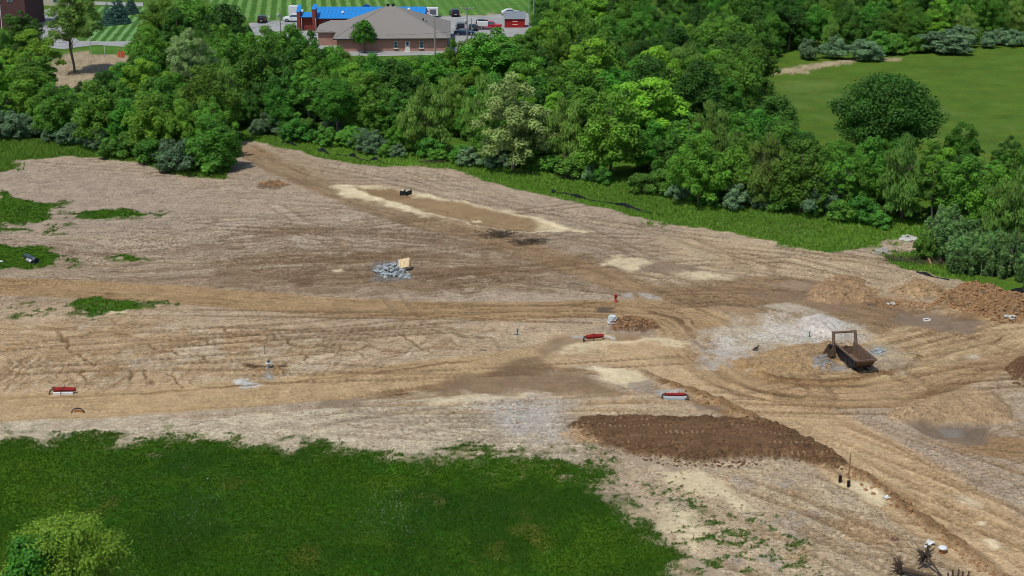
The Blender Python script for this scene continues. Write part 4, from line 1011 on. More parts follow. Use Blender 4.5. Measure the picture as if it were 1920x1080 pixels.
K_RUST = mat('rusted_steel', C(132, 106, 86), .8, .2, 4, .2, .4, 30, c2=C(92, 74, 62)); K_STEEL = mat('worn_dark_paint', C(44, 52, 66), .6, .3, 3, .3, .2, 20, c2=C(62, 54, 50))
K_BLACK = mat('black_plastic', C(24, 24, 26), .45, .2, 6); K_WHITE = mat('white_plastic', C(226, 228, 226), .5, .06, 5)
K_CONC = mat('pale_concrete', C(200, 198, 190), .85, .1, 6, bump=.2); K_RED = mat('red_filter_cloth', C(146, 34, 28), .8, .3, 8, bump=.3); K_REDP = mat('red_paint', C(176, 28, 30), .4, .12, 6)
K_WOOD = mat('weathered_wood', C(150, 122, 84), .85, .2, 8, bump=.3); K_ROOT = mat('dark_wet_root', C(84, 70, 58), .9, .3, 9, bump=.6)
K_STONE = mat('blue_grey_stone', C(160, 167, 168), .85, .4, 2.2, bump=.4, bscale=9); K_FAB = mat('black_silt_fabric', C(34, 38, 42), .75, .3, 3, bump=.2); K_CLOD = mat('soil_clods', C(156, 118, 80), .95, .3, 1.3, bump=.6, bscale=9)
K_GREYC = mat('grey_concrete', C(172, 180, 180), .85, .12, 5); K_TAN = mat('tan_clods', C(164, 142, 112), .95, .25, 1.3, bump=.6, bscale=9)
K_BLUE = mat('blue_plastic', C(40, 92, 150), .45, .1, 5); K_TEAL = mat('green_plastic', C(40, 140, 106), .5, .1, 5); K_BRUSH = mat('dead_brush', C(92, 80, 66), .9, .3, 8); K_GALV = mat('galvanised_steel', C(190, 194, 196), .45, .1, 6, .4)
K_PIPE = mat('dark_grey_pipe', C(58, 70, 80), .35, .15, 4); K_ORANGE = mat('orange_mesh', C(226, 110, 60), .7, .12, 6); K_CLAYR = mat('orange_clay', C(178, 116, 70), .8, .2, 5); K_WATER = None

# ---- open bedding box parked on the island of the turning loop
def bedding_box():
    a = on(1602, 683); fx, fy, _ = on(1630, 709); yaw = math.atan2(fy-a[1], fx-a[0])
    r = empty('bedding_box', (a[0], a[1], gh(a[0], a[1])), yaw, 'rusty steel bedding box with tall rear frame on the turning-loop island', 'trench box')
    L, W, H, t = 2.55, .96, 1.25, .09
    side = [(-L, .05), (L*.5, .05), (L*.84, .62), (L+.02, H), (-L, H)]
    for s in (-1, 1):
        p = MB(); n = len(side); w0, w1 = s*W*.82, s*W
        def y(z): return w0+(w1-w0)*z/H
        v = [(x, y(z), z) for x, z in side]+[(x, y(z)-s*t, z) for x, z in side]
        p.add(v, [tuple(range(n)), tuple(range(n, 2*n))]+[(i, i+n, (i+1) % n+n, (i+1) % n) for i in range(n)])
        wall = p.build('side_wall', K_STEEL if s == -1 else K_RUST, r)
        rb = MB().box((0, s*(W+.03), H-.02), (2*L-.02, .16, .12)).build('rim', K_RUST, wall)
        for k in range(4):
            x = -L*.75+k*1.1
            MB().sheet([(x, y(.08)+s*.07, .08), (x+.1, y(.08)+s*.07, .08), (x+.1, y(.95)+s*.07, .93), (x, y(.95)+s*.07, .93)], .06).build('rib', K_STEEL, wall)
    MB().sheet([(-L+.05, -W*.74, .14), (L*.5, -W*.74, .14), (L*.5, W*.74, .14), (-L+.05, W*.74, .14)], .07).build('floor', K_RUST, r)
    MB().add([(L*.5, -W*.73, .12), (L*.82, -W*.86, .66), (L, -W*.92, H-.1), (L*.5, W*.73, .12), (L*.82, W*.86, .66), (L, W*.92, H-.1)], [(0, 1, 4, 3), (1, 2, 5, 4)]).build('front_plate', K_RUST, r).modifiers.new('thick', 'SOLIDIFY').thickness = .07
    MB().box((L+.05, 0, H-.02), (.16, 2*W+.1, .14)).build('front_rim', K_RUST, r)
    bk = MB().sheet([(-L+.06, W*.72, .1), (-L+.06, -W*.72, .1), (-L+.06, -W*.88, .88), (-L+.06, W*.88, .88)], .08).build('rear_plate', K_RUST, r)
    MB().lathe([(.13, 0), (.13, .08), (.07, .08), (.07, .02)], (-L+.1, .1, .9), 10).build('lifting_eye', K_RUST, bk)
    for s in (-1, 1):
        MB().tube([(-L+.35, s*(W+.14), .1), (-L+.1, s*(W+.14), 1.0), (-L-.3, s*(W+.12), 2.3)], [.17, .18, .14], 8).build('upright', K_RUST, r)
    MB().tube([(-L-.27, -W-.1, 2.18), (-L-.27, W+.1, 2.18)], .12, 8).build('cross_bar', K_RUST, r)
    for s in (-1, 1): MB().box((0, s*.5, .02), (2*L*.8, .14, .09)).build('skid', K_STEEL, r)
bedding_box()
def bucket():
    a = on(1556, 668)
    r = empty('excavator_bucket', a, R(205), 'small dark toothed digger bucket lying beside the rusty bedding box', 'bucket')
    prof = [(0, 1.05), (-.18, .8), (-.22, .45), (-.05, .12), (.3, 0), (.62, .12)]
    p = MB()
    for (x0, z0), (x1, z1) in zip(prof[:-1], prof[1:]): p.sheet([(x0, -.35, z0), (x1, -.35, z1), (x1, .35, z1), (x0, .35, z0)], .04)
    p.build('shell', K_STEEL, r)
    for s in (-1, 1): MB().prism(prof, s*.35, s*.39).build('side_plate', K_RUST, r)
    for k in range(4): MB().prism([(.6, .08), (.85, .17), (.6, .16)], -.33+k*.2, -.23+k*.2).build('tooth', K_RUST, r)
    for s in (-1, 1): MB().prism([(-.3, .7), (0, 1.08), (-.1, 1.3), (-.35, 1.15)], s*.16-.03, s*.16+.03).build('hinge_ear', K_RUST, r)
    MB().tube([(-.2, -.22, 1.14), (-.2, .22, 1.14)], .05, 8).build('hinge_pin', K_GALV, r)
bucket()
def hydrant():
    r = empty('fire_hydrant', on(1154, 566), R(-70), 'red fire hydrant standing at the side of the upper haul road', 'hydrant')
    MB().lathe([(.17, 0), (.17, .06), (.11, .07), (.11, .62), (.14, .63), (.14, .68)]).build('barrel', K_REDP, r, True)
    MB().lathe([(.14, .68), (.13, .76), (.08, .84), (.03, .86), (.03, .93)]).build('bonnet', K_REDP, r, True)
    for a in (0, math.pi, math.pi/2):
        d = Vector((math.cos(a), math.sin(a), 0)); MB().tube([d*.1+Vector((0, 0, .52)), d*.2+Vector((0, 0, .52))], .07 if a == math.pi/2 else .055, 10).build('outlet_cap', K_REDP, r)
    MB().lathe([(.2, -.03), (.2, .03), (.12, .03)]).build('flange', K_REDP, r)
hydrant()
def bundle():
    r = empty('wrapped_bundle', on(1148, 606), R(8), 'white plastic-wrapped bundle with a red strip beside freshly dug soil', 'bundle')
    g = random.Random(2); v, f = [], []
    n = 12
    for j, (sc, z) in enumerate(((.85, 0), (.95, .2), (.95, .5), (.88, .7), (.55, .76))):
        for k in range(n):
            t = 6.283*k/n; q = sc/max(abs(math.cos(t)), abs(math.sin(t)))**.8
            v.append((math.cos(t)*q*.42+g.uniform(-.04, .04), math.sin(t)*q*.36+g.uniform(-.04, .04), z+g.uniform(-.04, .04)))
    for j in range(4):
        for k in range(n): f.append((j*n+k, j*n+(k+1) % n, (j+1)*n+(k+1) % n, (j+1)*n+k))
    f.append(tuple(4*n+k for k in range(n)))
    MB().add(v, f).build('wrapping', mat('crinkled_wrap', C(206, 216, 214), .35, .22, 9, bump=.5, bscale=12), r)
    MB().box((0, -.46, .22), (.55, .05, .1)).build('red_strip', K_RED, r)
    MB().box((0, 0, .02), (1.0, .9, .1)).build('pallet', K_CONC, r)
bundle()
def inlet(px, py, rz, label, var):
    r = empty('curb_inlet', on(px, py), rz, label, 'storm inlet')
    L = {0: 1.9, 1: 1.7, 2: 1.8}[var]
    MB().box((0, 0, .06), (L*(.92 if var < 2 else 1), .42 if var < 2 else .6, .26)).build('concrete_throat', (K_WHITE, K_TAN, K_GREYC)[var], r, bevel=.03)
    if var == 2:
        MB().tube([(-L/2+.02, .22, .34), (L/2-.02, .24, .33)], .13, 8).build('filter_sock', K_RED, r)
    else:
        MB().tube([(-L/2+.1, .1, .36), (-.1, .12, .40), (L/2+.1, .1, .37)], [.2, .23, .18], 8).build('filter_sock', K_RED, r)
        MB().tube([(-L*.1, -.40, .1), (-L*.03, -.05, .55), (L*.03, .3, .60), (L*.06, .5, .3)], .045, 6).build('strap', K_BLACK, r)
    for s in ((-1, 1) if var == 2 else (-1,)):
        MB().tube([(s*(L/2-.05), .2, .36), (s*(L/2+.12), .12, .34), (s*(L/2+.22), -.05, .2), (s*(L/2+.24), -.2, .02)], .075, 7).build('drain_hose', K_BLACK, r)
    if var == 0: MB().tube([(-L/2-.1, .35, .5), (-L*.2, .33, .42), (L*.3, .3, .45)], .06, 7).build('drain_hose', K_BLACK, r)
    if var == 2: MB().lathe([(.09, 0), (.09, .05), (.02, .06)], (L/2+.05, -.12, .22), 10).build('cap', K_WHITE, r)
inlet(119, 739, R(2), 'red filter sock strapped with black on a white inlet beside the lower haul road', 0)
inlet(1114, 638, R(14), 'dark red filter sock with a black hose on an inlet in dried silt', 1)
inlet(1265, 748, R(-3), 'grey concrete inlet with a red bar and black hoses at both ends', 2)
def manhole(px, py, rad, h, mname, label, hole=True, m=K_CONC):
    r = empty(mname, on(px, py, .02), 0, label, 'manhole')
    MB().lathe([(rad, -.1), (rad, h), (rad*.78, h), (rad*.78, -.02)], n=20).build('ring', m, r, True)
    MB().lathe([(rad*.77, -.05), (rad*.77, h*.35 if hole else h*.9)], n=20).build('cover', K_BLACK if hole else m, r)
manhole(1738, 600, .40, .16, 'manhole', 'round white-rimmed manhole in the wet mud of the loop road')
manhole(1678, 1013, .29, .18, 'manhole', 'rusty brown ring on tan soil above the uprooted stumps', True, K_RUST)
r = empty('buried_pipe_rim', on(146, 774), 0, 'black arched pipe rim half buried beside the lower haul road', 'pipe')
MB().tube([(.55*math.cos(t), .1*math.sin(t), .42*math.sin(t)-.04) for t in np.linspace(0, math.pi, 11)], .055, 7).build('arch', K_BLACK, r)
MB().prism([(.46*math.cos(t), .34*math.sin(t)-.1) for t in np.linspace(0, math.pi, 9)], .12, .16).build('backing', K_CLAYR, r)
def capped():
    r = empty('capped_riser', on(1767, 1036), 0, 'white-capped orange riser among scraps of plastic by the haul road', 'riser')
    MB().lathe([(.20, -.1), (.22, .3)], n=12).build('riser', K_CLAYR, r, True)
    MB().lathe([(.31, .3), (.33, .36), (.26, .46), (.1, .5)], n=14).build('cap', K_WHITE, r, True)
capped()
g_ = random.Random(31)
def scrap(px, py, s, label, m=K_WHITE):
    X, Y, zz = on(px, py); v = []
    for i in range(4):
        for j in range(4): v.append(((i-1.5)*s*.4+g_.uniform(-.08, .08), (j-1.5)*s*.3+g_.uniform(-.08, .08), .05+abs(g_.gauss(0, .09))))
    f = [(i*4+j, i*4+j+1, i*4+j+5, i*4+j+4) for i in range(3) for j in range(3)]
    o = MB().add(v, f).build('plastic_scrap', m); o.location = (X, Y, zz); o.rotation_euler[2] = g_.uniform(0, 6)
    sm = o.modifiers.new('thick', 'SOLIDIFY'); sm.thickness = .015
    tag(o, label, 'plastic scrap')
scrap(1744, 1021, .5, 'crumpled grey-white plastic scrap beside the white-capped riser')
scrap(1736, 1027, .3, 'smallest torn plastic scrap near the white-capped riser')
scrap(1664, 929, .4, 'pale plastic scrap in dried silt by the road berm')
def lump(px, py, s, label, seed):
    X, Y, zz = on(px, py); mb = MB(); g = random.Random(seed)
    scatter_rocks(mb, [(g.uniform(-s, s), g.uniform(-s, s)*.7, g.uniform(.02, s*.45)) for _ in range(12)], s*.3, s*.6, seed)
    o = mb.build('concrete_rubble', K_CONC); o.location = (X, Y, zz); tag(o, label, 'rubble')
lump(1670, 571, .42, 'small heap of white concrete rubble in the mud by the clay mounds', 4)
lump(1893, 599, .5, 'pale broken concrete slab below the big cloddy mound', 5)
# ---- stakes, markers, stand pipes
def stake(name, px, py, h, rad, m, label, cat='stake', lean=(0, 0), extra=None):
    r = empty(name, on(px, py), 0, label, cat)
    MB().tube([(0, 0, -.2), (lean[0]*.5, lean[1]*.5, h*.5), (lean[0], lean[1], h)], rad, 6).build('post', m, r)
    if extra: extra(r, h)
    return r
def flag(m, z0, z1):
    return lambda r, h: MB().box((.0, -.03, (z0+z1)/2), (.11, .05, z1-z0)).build('marker', m, r)
def tform(r, h):
    MB().box((-.05, -.02, h*.62), (.42, .06, .07)).build('cross_piece', K_BLUE, r); MB().box((.0, -.02, h*.85), (.1, .09, h*.28)).build('marker', K_BLUE, r)
stake('marker_post', 970, 644, 1.5, .045, K_GALV, 'slim blue-topped marker post with short cross piece on the tan bank', 'marker', (.06, 0), tform)
stake('wood_stake', 1591, 898, 2.1, .05, K_WOOD, 'tall wooden stake at the corner of the dark fill', 'stake', (.03, 0))
stake('stand_pipe', 1575, 904, .55, .13, K_BLACK, 'short black stand pipe nearer the dark fill beside the wooden stake', 'pipe')
stake('stand_pipe', 1591, 911, .45, .13, K_BLACK, 'short black stand pipe in pale silt below the wooden stake', 'pipe')
stake('survey_stake', 1517, 632, .55, .06, K_TEAL, 'small green survey stake on the white gravel pad', 'stake', (.03, 0))
for px, py, h, lab in ((746, 764, 1.2, 'thin bare twig standing in pale dirt below the lower haul road'), (496, 664, .9, 'thin dark stick on the bank above the stone-footed marker'),
                       (838, 410, 1.0, 'thin dark stake on the near bank of the muddy basin'), (772, 402, .9, 'thin dark stake on the near shore of the basin, nearest the fabric')):
    stake('thin_stick', px, py, h, .022, K_BRUSH, lab, 'stick', (.05, .02))
def standpipe(r, h):
    MB().lathe([(.24, h*.52), (.28, h*.55), (.28, h*.68), (.24, h*.7)], n=14).build('collar', K_WHITE, r, True)
    MB().lathe([(.2, h*.70), (.16, h*.86), (.04, h*.88)], n=12).build('cap', K_PIPE, r, True)
    MB().lathe([(.11, 0), (.11, h*.52)], n=12).build('sleeve', K_CONC, r, True)
stake('drain_riser', 504, 690, .8, .03, K_PIPE, 'grey-capped drain riser with white collar on the tan bank', 'riser', (0, 0), standpipe)
# ---- loose stone
def stones(name, poly, n, s0, s1, seed, label, m=K_STONE, heap=0.0, flat=.6, cat='stones'):
    pts = in_poly(poly, n, seed); g = random.Random(seed); cx = sum(p[0] for p in pts)/len(pts); cy = sum(p[1] for p in pts)/len(pts)
    mx = max(math.hypot(p[0]-cx, p[1]-cy) for p in pts)
    P3 = [(x, y, gh(x, y)+s0*.3+heap*max(0, 1-math.hypot(x-cx, y-cy)/mx)*g.random()) for x, y in pts]
    return tag(scatter_rocks(MB(), P3, s0, s1, seed, flat).build(name, m), label, cat, kind='stuff')
stones('rubble_pile', [(697,505),(720,497),(745,493),(762,492),(768,500),(758,508),(770,516),(765,524),(745,520),(735,522),(712,518)], 420, .06, .30, 1, 'blue-grey broken stone dumped on the graded dirt', heap=.55)
stones('stone_footing', [(496,688),(512,690),(514,712),(498,712)], 60, .05, .15, 2, 'grey stones trailing down the bank below the drain riser', mat('riser_stone', C(170, 168, 160), .9, .3, 3))
stones('riprap_pile', [(1685,449),(1697,444),(1712,445),(1718,451),(1700,453)], 120, .12, .4, 3, 'pale riprap heaped at the edge of the wood', K_CONC, .5)
stones('gravel_spill', [(1625,664),(1645,652),(1664,656),(1650,668)], 130, .05, .18, 4, 'grey gravel spilled beside the rusty bedding box', K_STONE, .15)
stones('basin_stones', [(440,712),(460,708),(485,722),(450,728)], 90, .04, .14, 5, 'white stone spread at the foot of the bank by the lower haul road', K_CONC, .1)
def crate():
    a = on(762, 503); r = empty('tilted_panel', (a[0], a[1], a[2]+.25), R(-20), 'tan boxed pallet panel tipped up on the blue-grey rubble', 'panel')
    M = Matrix.Rotation(R(-16), 4, 'Y') @ Matrix.Rotation(R(42), 4, 'X') @ Matrix.Scale(1.3, 4)
    mb = mat('tan_board', C(214, 190, 148), .8, .14, 5)
    MB().box((0, 0, .3), (1.05, .95, .34), M=M).build('board', mb, r, bevel=.04)
    for k in (-1, 0, 1): MB().box((k*.36, 0, .49), (.16, .97, .03), M=M).build('slat', mb, r)
    MB().box((-.6, 0, .36), (.06, 1.1, .12), M=M).build('edge_strip', K_CONC, r)
crate()
# ---- spoil clods lying on the heaps and along the berms
def clods(name, polys, n, s0, s1, seed, label, m):
    mb = MB()
    for i, q in enumerate(polys):
        pts = in_poly(q, n, seed+i); scatter_rocks(mb, [(x, y, gh(x, y)+s0*.2) for x, y in pts], s0, s1, seed+i, .75)
    tag(mb.build(name, m), label, 'clods', kind='stuff')
clods('dirt_clods', [[(1745,572),(1770,552),(1800,540),(1860,545),(1960,566),(1990,600),(1870,602),(1790,578)]], 1500, .05, .30, 40, 'broken brown clods on the big mound beside the cane thicket', K_CLOD)
clods('fill_clods', [[(1070,800),(1100,784),(1130,790),(1140,830),(1180,845),(1300,862),(1420,866),(1420,878),(1250,876),(1130,842)], [(1075,800),(1150,780),(1420,786),(1590,872),(1500,872),(1200,850)], [(1430,800),(1460,795),(1600,875),(1580,885)], [(1885,690),(1925,672),(1960,740),(1900,720)]], 420, .04, .20, 50,
      'dark clods on the strip of fill and its edges', mat('dark_clods', C(108, 82, 56), .95, .3, 1.5, bump=.6))
clods('road_clods', [[(1250,715),(1420,785),(1440,800),(1270,735)], [(1590,872),(1720,955),(1800,1020),(1870,1080),(1850,1082),(1780,1030),(1690,960),(1580,890)], [(1140,600),(1220,598),(1235,612),(1150,622)], [(480,342),(545,343),(520,356)], [(1640,560),(1760,570),(1740,580),(1650,575)]], 240, .05, .26, 60,
      'crumbs of soil along the haul road berm', K_CLOD)
clods('site_clods', [[(0,560),(1000,600),(1000,690),(0,740)], [(0,300),(450,330),(1000,440),(900,540),(0,520)], [(1000,440),(1600,480),(1700,560),(1300,590)], [(1180,880),(1560,890),(1830,1080),(1280,1080)], [(400,760),(1050,750),(1080,850),(500,835)], [(1420,660),(1560,650),(1560,695),(1430,698)]], 700, .04, .16, 70,
      'crumbs of tan soil scattered over the graded site', K_TAN)
# ---- brush, logs, stumps
def twigs(mb, n, L, rad, seed, spread=1.0, up=.4):
    g = random.Random(seed)
    for i in range(n):
        p = Vector((g.gauss(0, spread), g.gauss(0, spread*.6), g.uniform(.02, .35))); a = g.uniform(0, 6.28)
        d = Vector((math.cos(a), math.sin(a), g.uniform(-.2, up)))*L*g.uniform(.4, 1)
        q = p+d; q.z = max(q.z, .02)
        mb.tube([p, p.lerp(q, .5)+Vector((0, 0, g.uniform(0, .12))), q], [rad, rad*.8, rad*.3], 4, False)
    return mb
def brush(px, py, n, L, spread, seed, label):
    o = twigs(MB(), n, L, .035, seed, spread).build('brush_pile', K_BRUSH); o.location = on(px, py); tag(o, label, 'brush pile')
brush(988, 456, 120, 1.3, 1.0, 1, 'dark pile of dead brush on graded dirt below the basin')
brush(938, 442, 90, 1.7, 0.9, 2, 'flattened dead branches nearest the muddy basin')
brush(1688, 488, 60, 1.6, 1.0, 3, 'reddish dry brush on the grass below the riprap')
brush(1750, 492, 70, 1.8, 1.2, 4, 'bare grey branches beside the fallen log')
brush(812, 305, 60, 1.5, 1.1, 5, 'brown dead brush at the wood edge past the crumpled silt fence')
brush(1075, 332, 70, 1.9, 1.2, 6, 'grey dead branches below the olive-toned willow')
brush(135, 140, 50, 2.2, 1.8, 7, 'fallen branches in the cleared patch under the tall ash')
brush(1895, 400, 60, 2.0, 1.4, 8, 'bleached dead limbs above the cane thicket')
a = on(1737, 484); b = on(1746, 499)
o = MB().tube([(0, 0, .55), ((b[0]-a[0])*.5, (b[1]-a[1])*.5, .38), (b[0]-a[0], b[1]-a[1], .15)], [.16, .14, .10], 8).build('fallen_log', K_WOOD); o.location = a
tag(o, 'bare pale log leaning on grass beside the deep green bush', 'log')
def stump(px, py, rz, L, label, seed, lift=.3, up=.1, rad=.2, curve=.0):
    r = empty('uprooted_stump', on(px, py), rz, label, 'stump'); g = random.Random(seed)
    tip = Vector((L, curve*L, lift+up*L))
    MB().tube([(0, 0, lift), (L*.35, curve*L*.05, lift+up*L*.6+.05), (L*.7, curve*L*.4, lift+up*L*.9), tip], [rad, rad*.8, rad*.7, rad*.6], 8).build('log', K_ROOT, r)
    mb = MB()
    for i in range(60):
        d = Vector((-abs(g.gauss(.3, .5)), g.gauss(0, 1), g.gauss(.1, 1))).normalized()*g.uniform(.35, 1.15)
        p = Vector((0, 0, lift)); q = p+d; q.z = max(q.z, .02)
        mb.tube([p, p.lerp(q, .55)+Vector((g.uniform(-.2, .2), g.uniform(-.2, .2), g.uniform(-.1, .2))), q], [.05, .028, .008], 4, False)
    mb.build('roots', K_ROOT, r)
    mb = MB(); scatter_rocks(mb, [(g.gauss(-.1, .15), g.gauss(0, .25), lift+g.gauss(0, .22)) for _ in range(26)], .06, .17, seed); mb.build('root_ball', K_ROOT, r)
stump(1688, 1078, R(-18), 2.6, 'uprooted stump with a shaggy root ball and thick dark log', 1, .45, -.1, .2)
stump(1735, 1066, R(-58), 2.4, 'uprooted sapling with spidery roots raised on bent stems', 2, 1.0, -.38, .09, -.2)
o = MB()
for k in range(5): o.tube([(k*.3-.6, (k % 2)*.15, -.1), (k*.3-.6+(k-2)*.05, (k % 2)*.15, .55+.12*(k % 3))], [.09, .05], 6)
o = o.build('cut_stubs', K_ROOT); o.location = on(1796, 1088); tag(o, 'cluster of cut dark stubs at the road berm beside the uprooted sapling', 'stubs')
# ---- silt fences: sagging fabric on stakes
def silt_fence(path, h, label, seed, sag=.5, stakes=True):
    pts = smooth_path(path, 10); X0, Y0 = pts[0]; g = random.Random(seed)
    r = empty('silt_fence', (X0, Y0, 0), 0, label, 'fence'); v, f = [], []; n = len(pts)
    for i, (x, y) in enumerate(pts):
        s = h*(.62+.38*math.sin(i*.33+seed))*(1-sag*(.5+.5*math.sin(i*.71+seed*2))); z = gh(x, y); o_ = .3*math.sin(i*.45+seed)*sag
        for k, (dz, dy) in enumerate(((-.05, 0), (s*.5, o_*.6), (s, o_))): v.append((x-X0, y-Y0+dy, z+dz))
    for i in range(n-1):
        for k in range(2): f.append((i*3+k, (i+1)*3+k, (i+1)*3+k+1, i*3+k+1))
    c = MB().add(v, f).build('fabric', K_FAB, r); c.modifiers.new('thick', 'SOLIDIFY').thickness = .02
    if stakes:
        for i in range(0, n, 7):
            x, y = pts[i]; z = gh(x, y)
            MB().box((x-X0, y-Y0+.06, z+h*.3), (.04, .04, h*.8)).build('stake', K_WOOD, r)
silt_fence([(596,284),(625,291),(660,295),(680,301),(705,303),(726,310)], .75, 'crumpled black silt fence sagging on the verge above the basin', 1, .6)
silt_fence([(515,268),(540,271),(568,277)], .5, 'short flattened black silt fence at the top of the verge', 4, .6)
silt_fence([(1034,362),(1055,363),(1090,374),(1140,381),(1190,394),(1245,404)], .6, 'long low black silt fence running through the verge grass', 2, .35)
silt_fence([(1866,548),(1890,552),(1925,562),(1990,580)], .8, 'black silt fence behind the big cloddy mound', 3, .3)
silt_fence([(1718,512),(1745,519),(1780,527)], .4, 'low black silt fence half buried at the foot of the green bank', 6, .4)
def heap_fabric():
    a = on(761, 367); r = empty('fabric_inlet_guard', a, 0, 'black fabric inlet guard with peaked corners in the muddy basin', 'inlet guard')
    cs = [(-.75, .1, .62), (-.1, .5, .85), (.1, -.25, .5), (.75, .2, .75)]
    for (x0, y0, z0), (x1, y1, z1) in zip(cs, cs[1:]+cs[:1]):
        mx, my = (x0+x1)/2, (y0+y1)/2
        p = MB().add([(x0, y0, -.3), (mx, my, -.3), (x1, y1, -.3), (x1, y1, z1), (mx*.8, my*.8, (z0+z1)*.33), (x0, y0, z0)], [(0, 1, 4, 5), (1, 2, 3, 4)]).build('fabric_panel', K_FAB, r)
        p.modifiers.new('thick', 'SOLIDIFY').thickness = .02
    for x, y, z in cs: MB().box((x, y, z*.5-.1), (.06, .06, z+.35)).build('stake', K_BLACK, r)
heap_fabric()
# ---- pipes on the grass patch
def pipe(px, py, qx, qy, rad, m, label):
    a, b = on(px, py), on(qx, qy); d = Vector((b[0]-a[0], b[1]-a[1], 0)); L = d.length; d.normalize(); sd = Vector((-d.y, d.x, 0))
    r = empty('drain_pipe', a, 0, label, 'pipe'); mb = MB(); n = 14; v, f = [], []
    for t, q in ((0, 1), (L, 1), (L, .88), (0, .88)):
        for k in range(n):
            u = 6.283*k/n; p = d*t+sd*math.cos(u)*rad*q+Vector((0, 0, rad+math.sin(u)*rad*q)); v.append(p)
    for j in range(4):
        for k in range(n): f.append((j*n+k, j*n+(k+1) % n, ((j+1) % 4)*n+(k+1) % n, ((j+1) % 4)*n+k))
    mb.add(v, f).build('barrel', m, r, True)
    MB().tube([d*L*.96+Vector((0, 0, rad)), d*(L*.99)+Vector((0, 0, rad))], rad*1.07, 14).build('bell_end', K_BLACK, r)
pipe(49, 484, 69, 494, .30, K_PIPE, 'larger dark drain pipe lying on the left-standing grass patch')
pipe(51, 490, 61, 495, .2, K_GALV, 'shorter pale drain pipe alongside the larger dark one')
pipe(-8, 490, 7, 493, .1, K_WHITE, 'thin white pipe lying on grass apart from the dark pipes')
# ---- the bird on the gravel
def bird():
    a = on(1418, 657); r = empty('black_bird', a, R(22), 'large black bird standing at the edge of the white gravel', 'bird')
    mb = MB().tube([(-.42, 0, .10), (-.30, 0, .15), (-.12, 0, .22), (.06, 0, .30), (.16, 0, .34), (.20, 0, .42), (.22, 0, .50), (.27, 0, .52), (.34, 0, .505)], [.025, .05, .095, .11, .075, .045, .05, .038, .008], 10)
    mb.build('body', mat('black_feathers', C(26, 22, 20), .5, .2, 12), r, True)
    for s in (-1, 1):
        MB().sheet([(.1, s*.10, .33), (-.14, s*.115, .27), (-.40, s*.05, .12), (-.1, s*.11, .17)], .02).build('wing', K_BLACK, r)
        MB().tube([(.02, s*.05, .22), (.03, s*.05, -.02)], .012, 5).build('leg', K_BRUSH, r)
bird()

# ------------------------------------------------------------------ the lots and buildings beyond the wood
K_ASPH = mat('worn_asphalt', C(168, 168, 164), .9, .1, .25, c2=C(140, 142, 142), bump=.2); K_KERB = mat('kerb_concrete', C(196, 192, 182), .85, .08, 2)
def paved(name, px, z=.03, m=K_ASPH):
    o = MB().slab(PP(px), z-.2, z).build(name, m); tag(o, kind='structure'); return o
paved('parking_lot', [(466,44),(500,41),(560,38),(700,33),(800,31.5),(905,30.5),(965,23),(990,24.5),(1000,60),(985,68),(872,74),(862,102),(700,105.5),(640,104),(480,78)])
paved('drive', [(708,117),(736,115),(745,135),(722,138)])
paved('asphalt_drive', [(40,34),(104,12),(118,40),(128,62),(150,78),(200,79.5),(250,78),(262,84),(262,96),(240,88),(180,84),(120,92),(96,90),(60,60)])
paved('rear_road', [(176,3),(176,9),(268,12),(268,5)])
paved('footpath', [(254,79),(261,79),(282,45),(277,45)], .045, K_KERB)
def kerb(px, label):
    pts = PP(px); mb = MB()
    for a, b in zip(pts[:-1], pts[1:]):
        d = Vector((b[0]-a[0], b[1]-a[1], 0)); mb.box(((a[0]+b[0])/2, (a[1]+b[1])/2, .07), (d.length, .18, .16), math.atan2(d.y, d.x))
    tag(mb.build('kerb', K_KERB), kind='structure')
kerb([(470,43.5),(500,40.5),(560,37.5)], ''); kerb([(800,31),(870,30.5),(905,30)], ''); kerb([(700,101),(780,101),(862,100.5)], ''); kerb([(150,78),(200,79.4),(250,78)], ''); kerb([(708,116.5),(736,114.5)], '')

K_BRICK = mat('red_brick', C(178, 134, 118), .9, .16, 1.2, bump=.2); K_BRICKD = mat('dark_brick', C(134, 62, 52), .9, .16, 1.5, bump=.2); K_SHING = mat('grey_shingles', C(138, 133, 127), .95, .10, 5, bump=.3, bscale=14)
K_BLUER = mat('blue_metal_roof', C(40, 138, 214), .45, .05, .5); K_GLASS = mat('dark_glass', C(66, 92, 106), .12, .15, .6, spec=.6); K_TRIM = mat('white_trim', C(224, 222, 214), .6, .05, 3); K_MAROON = mat('maroon_wall', C(92, 60, 62), .9, .12, 1)
def roof_noise(): pass
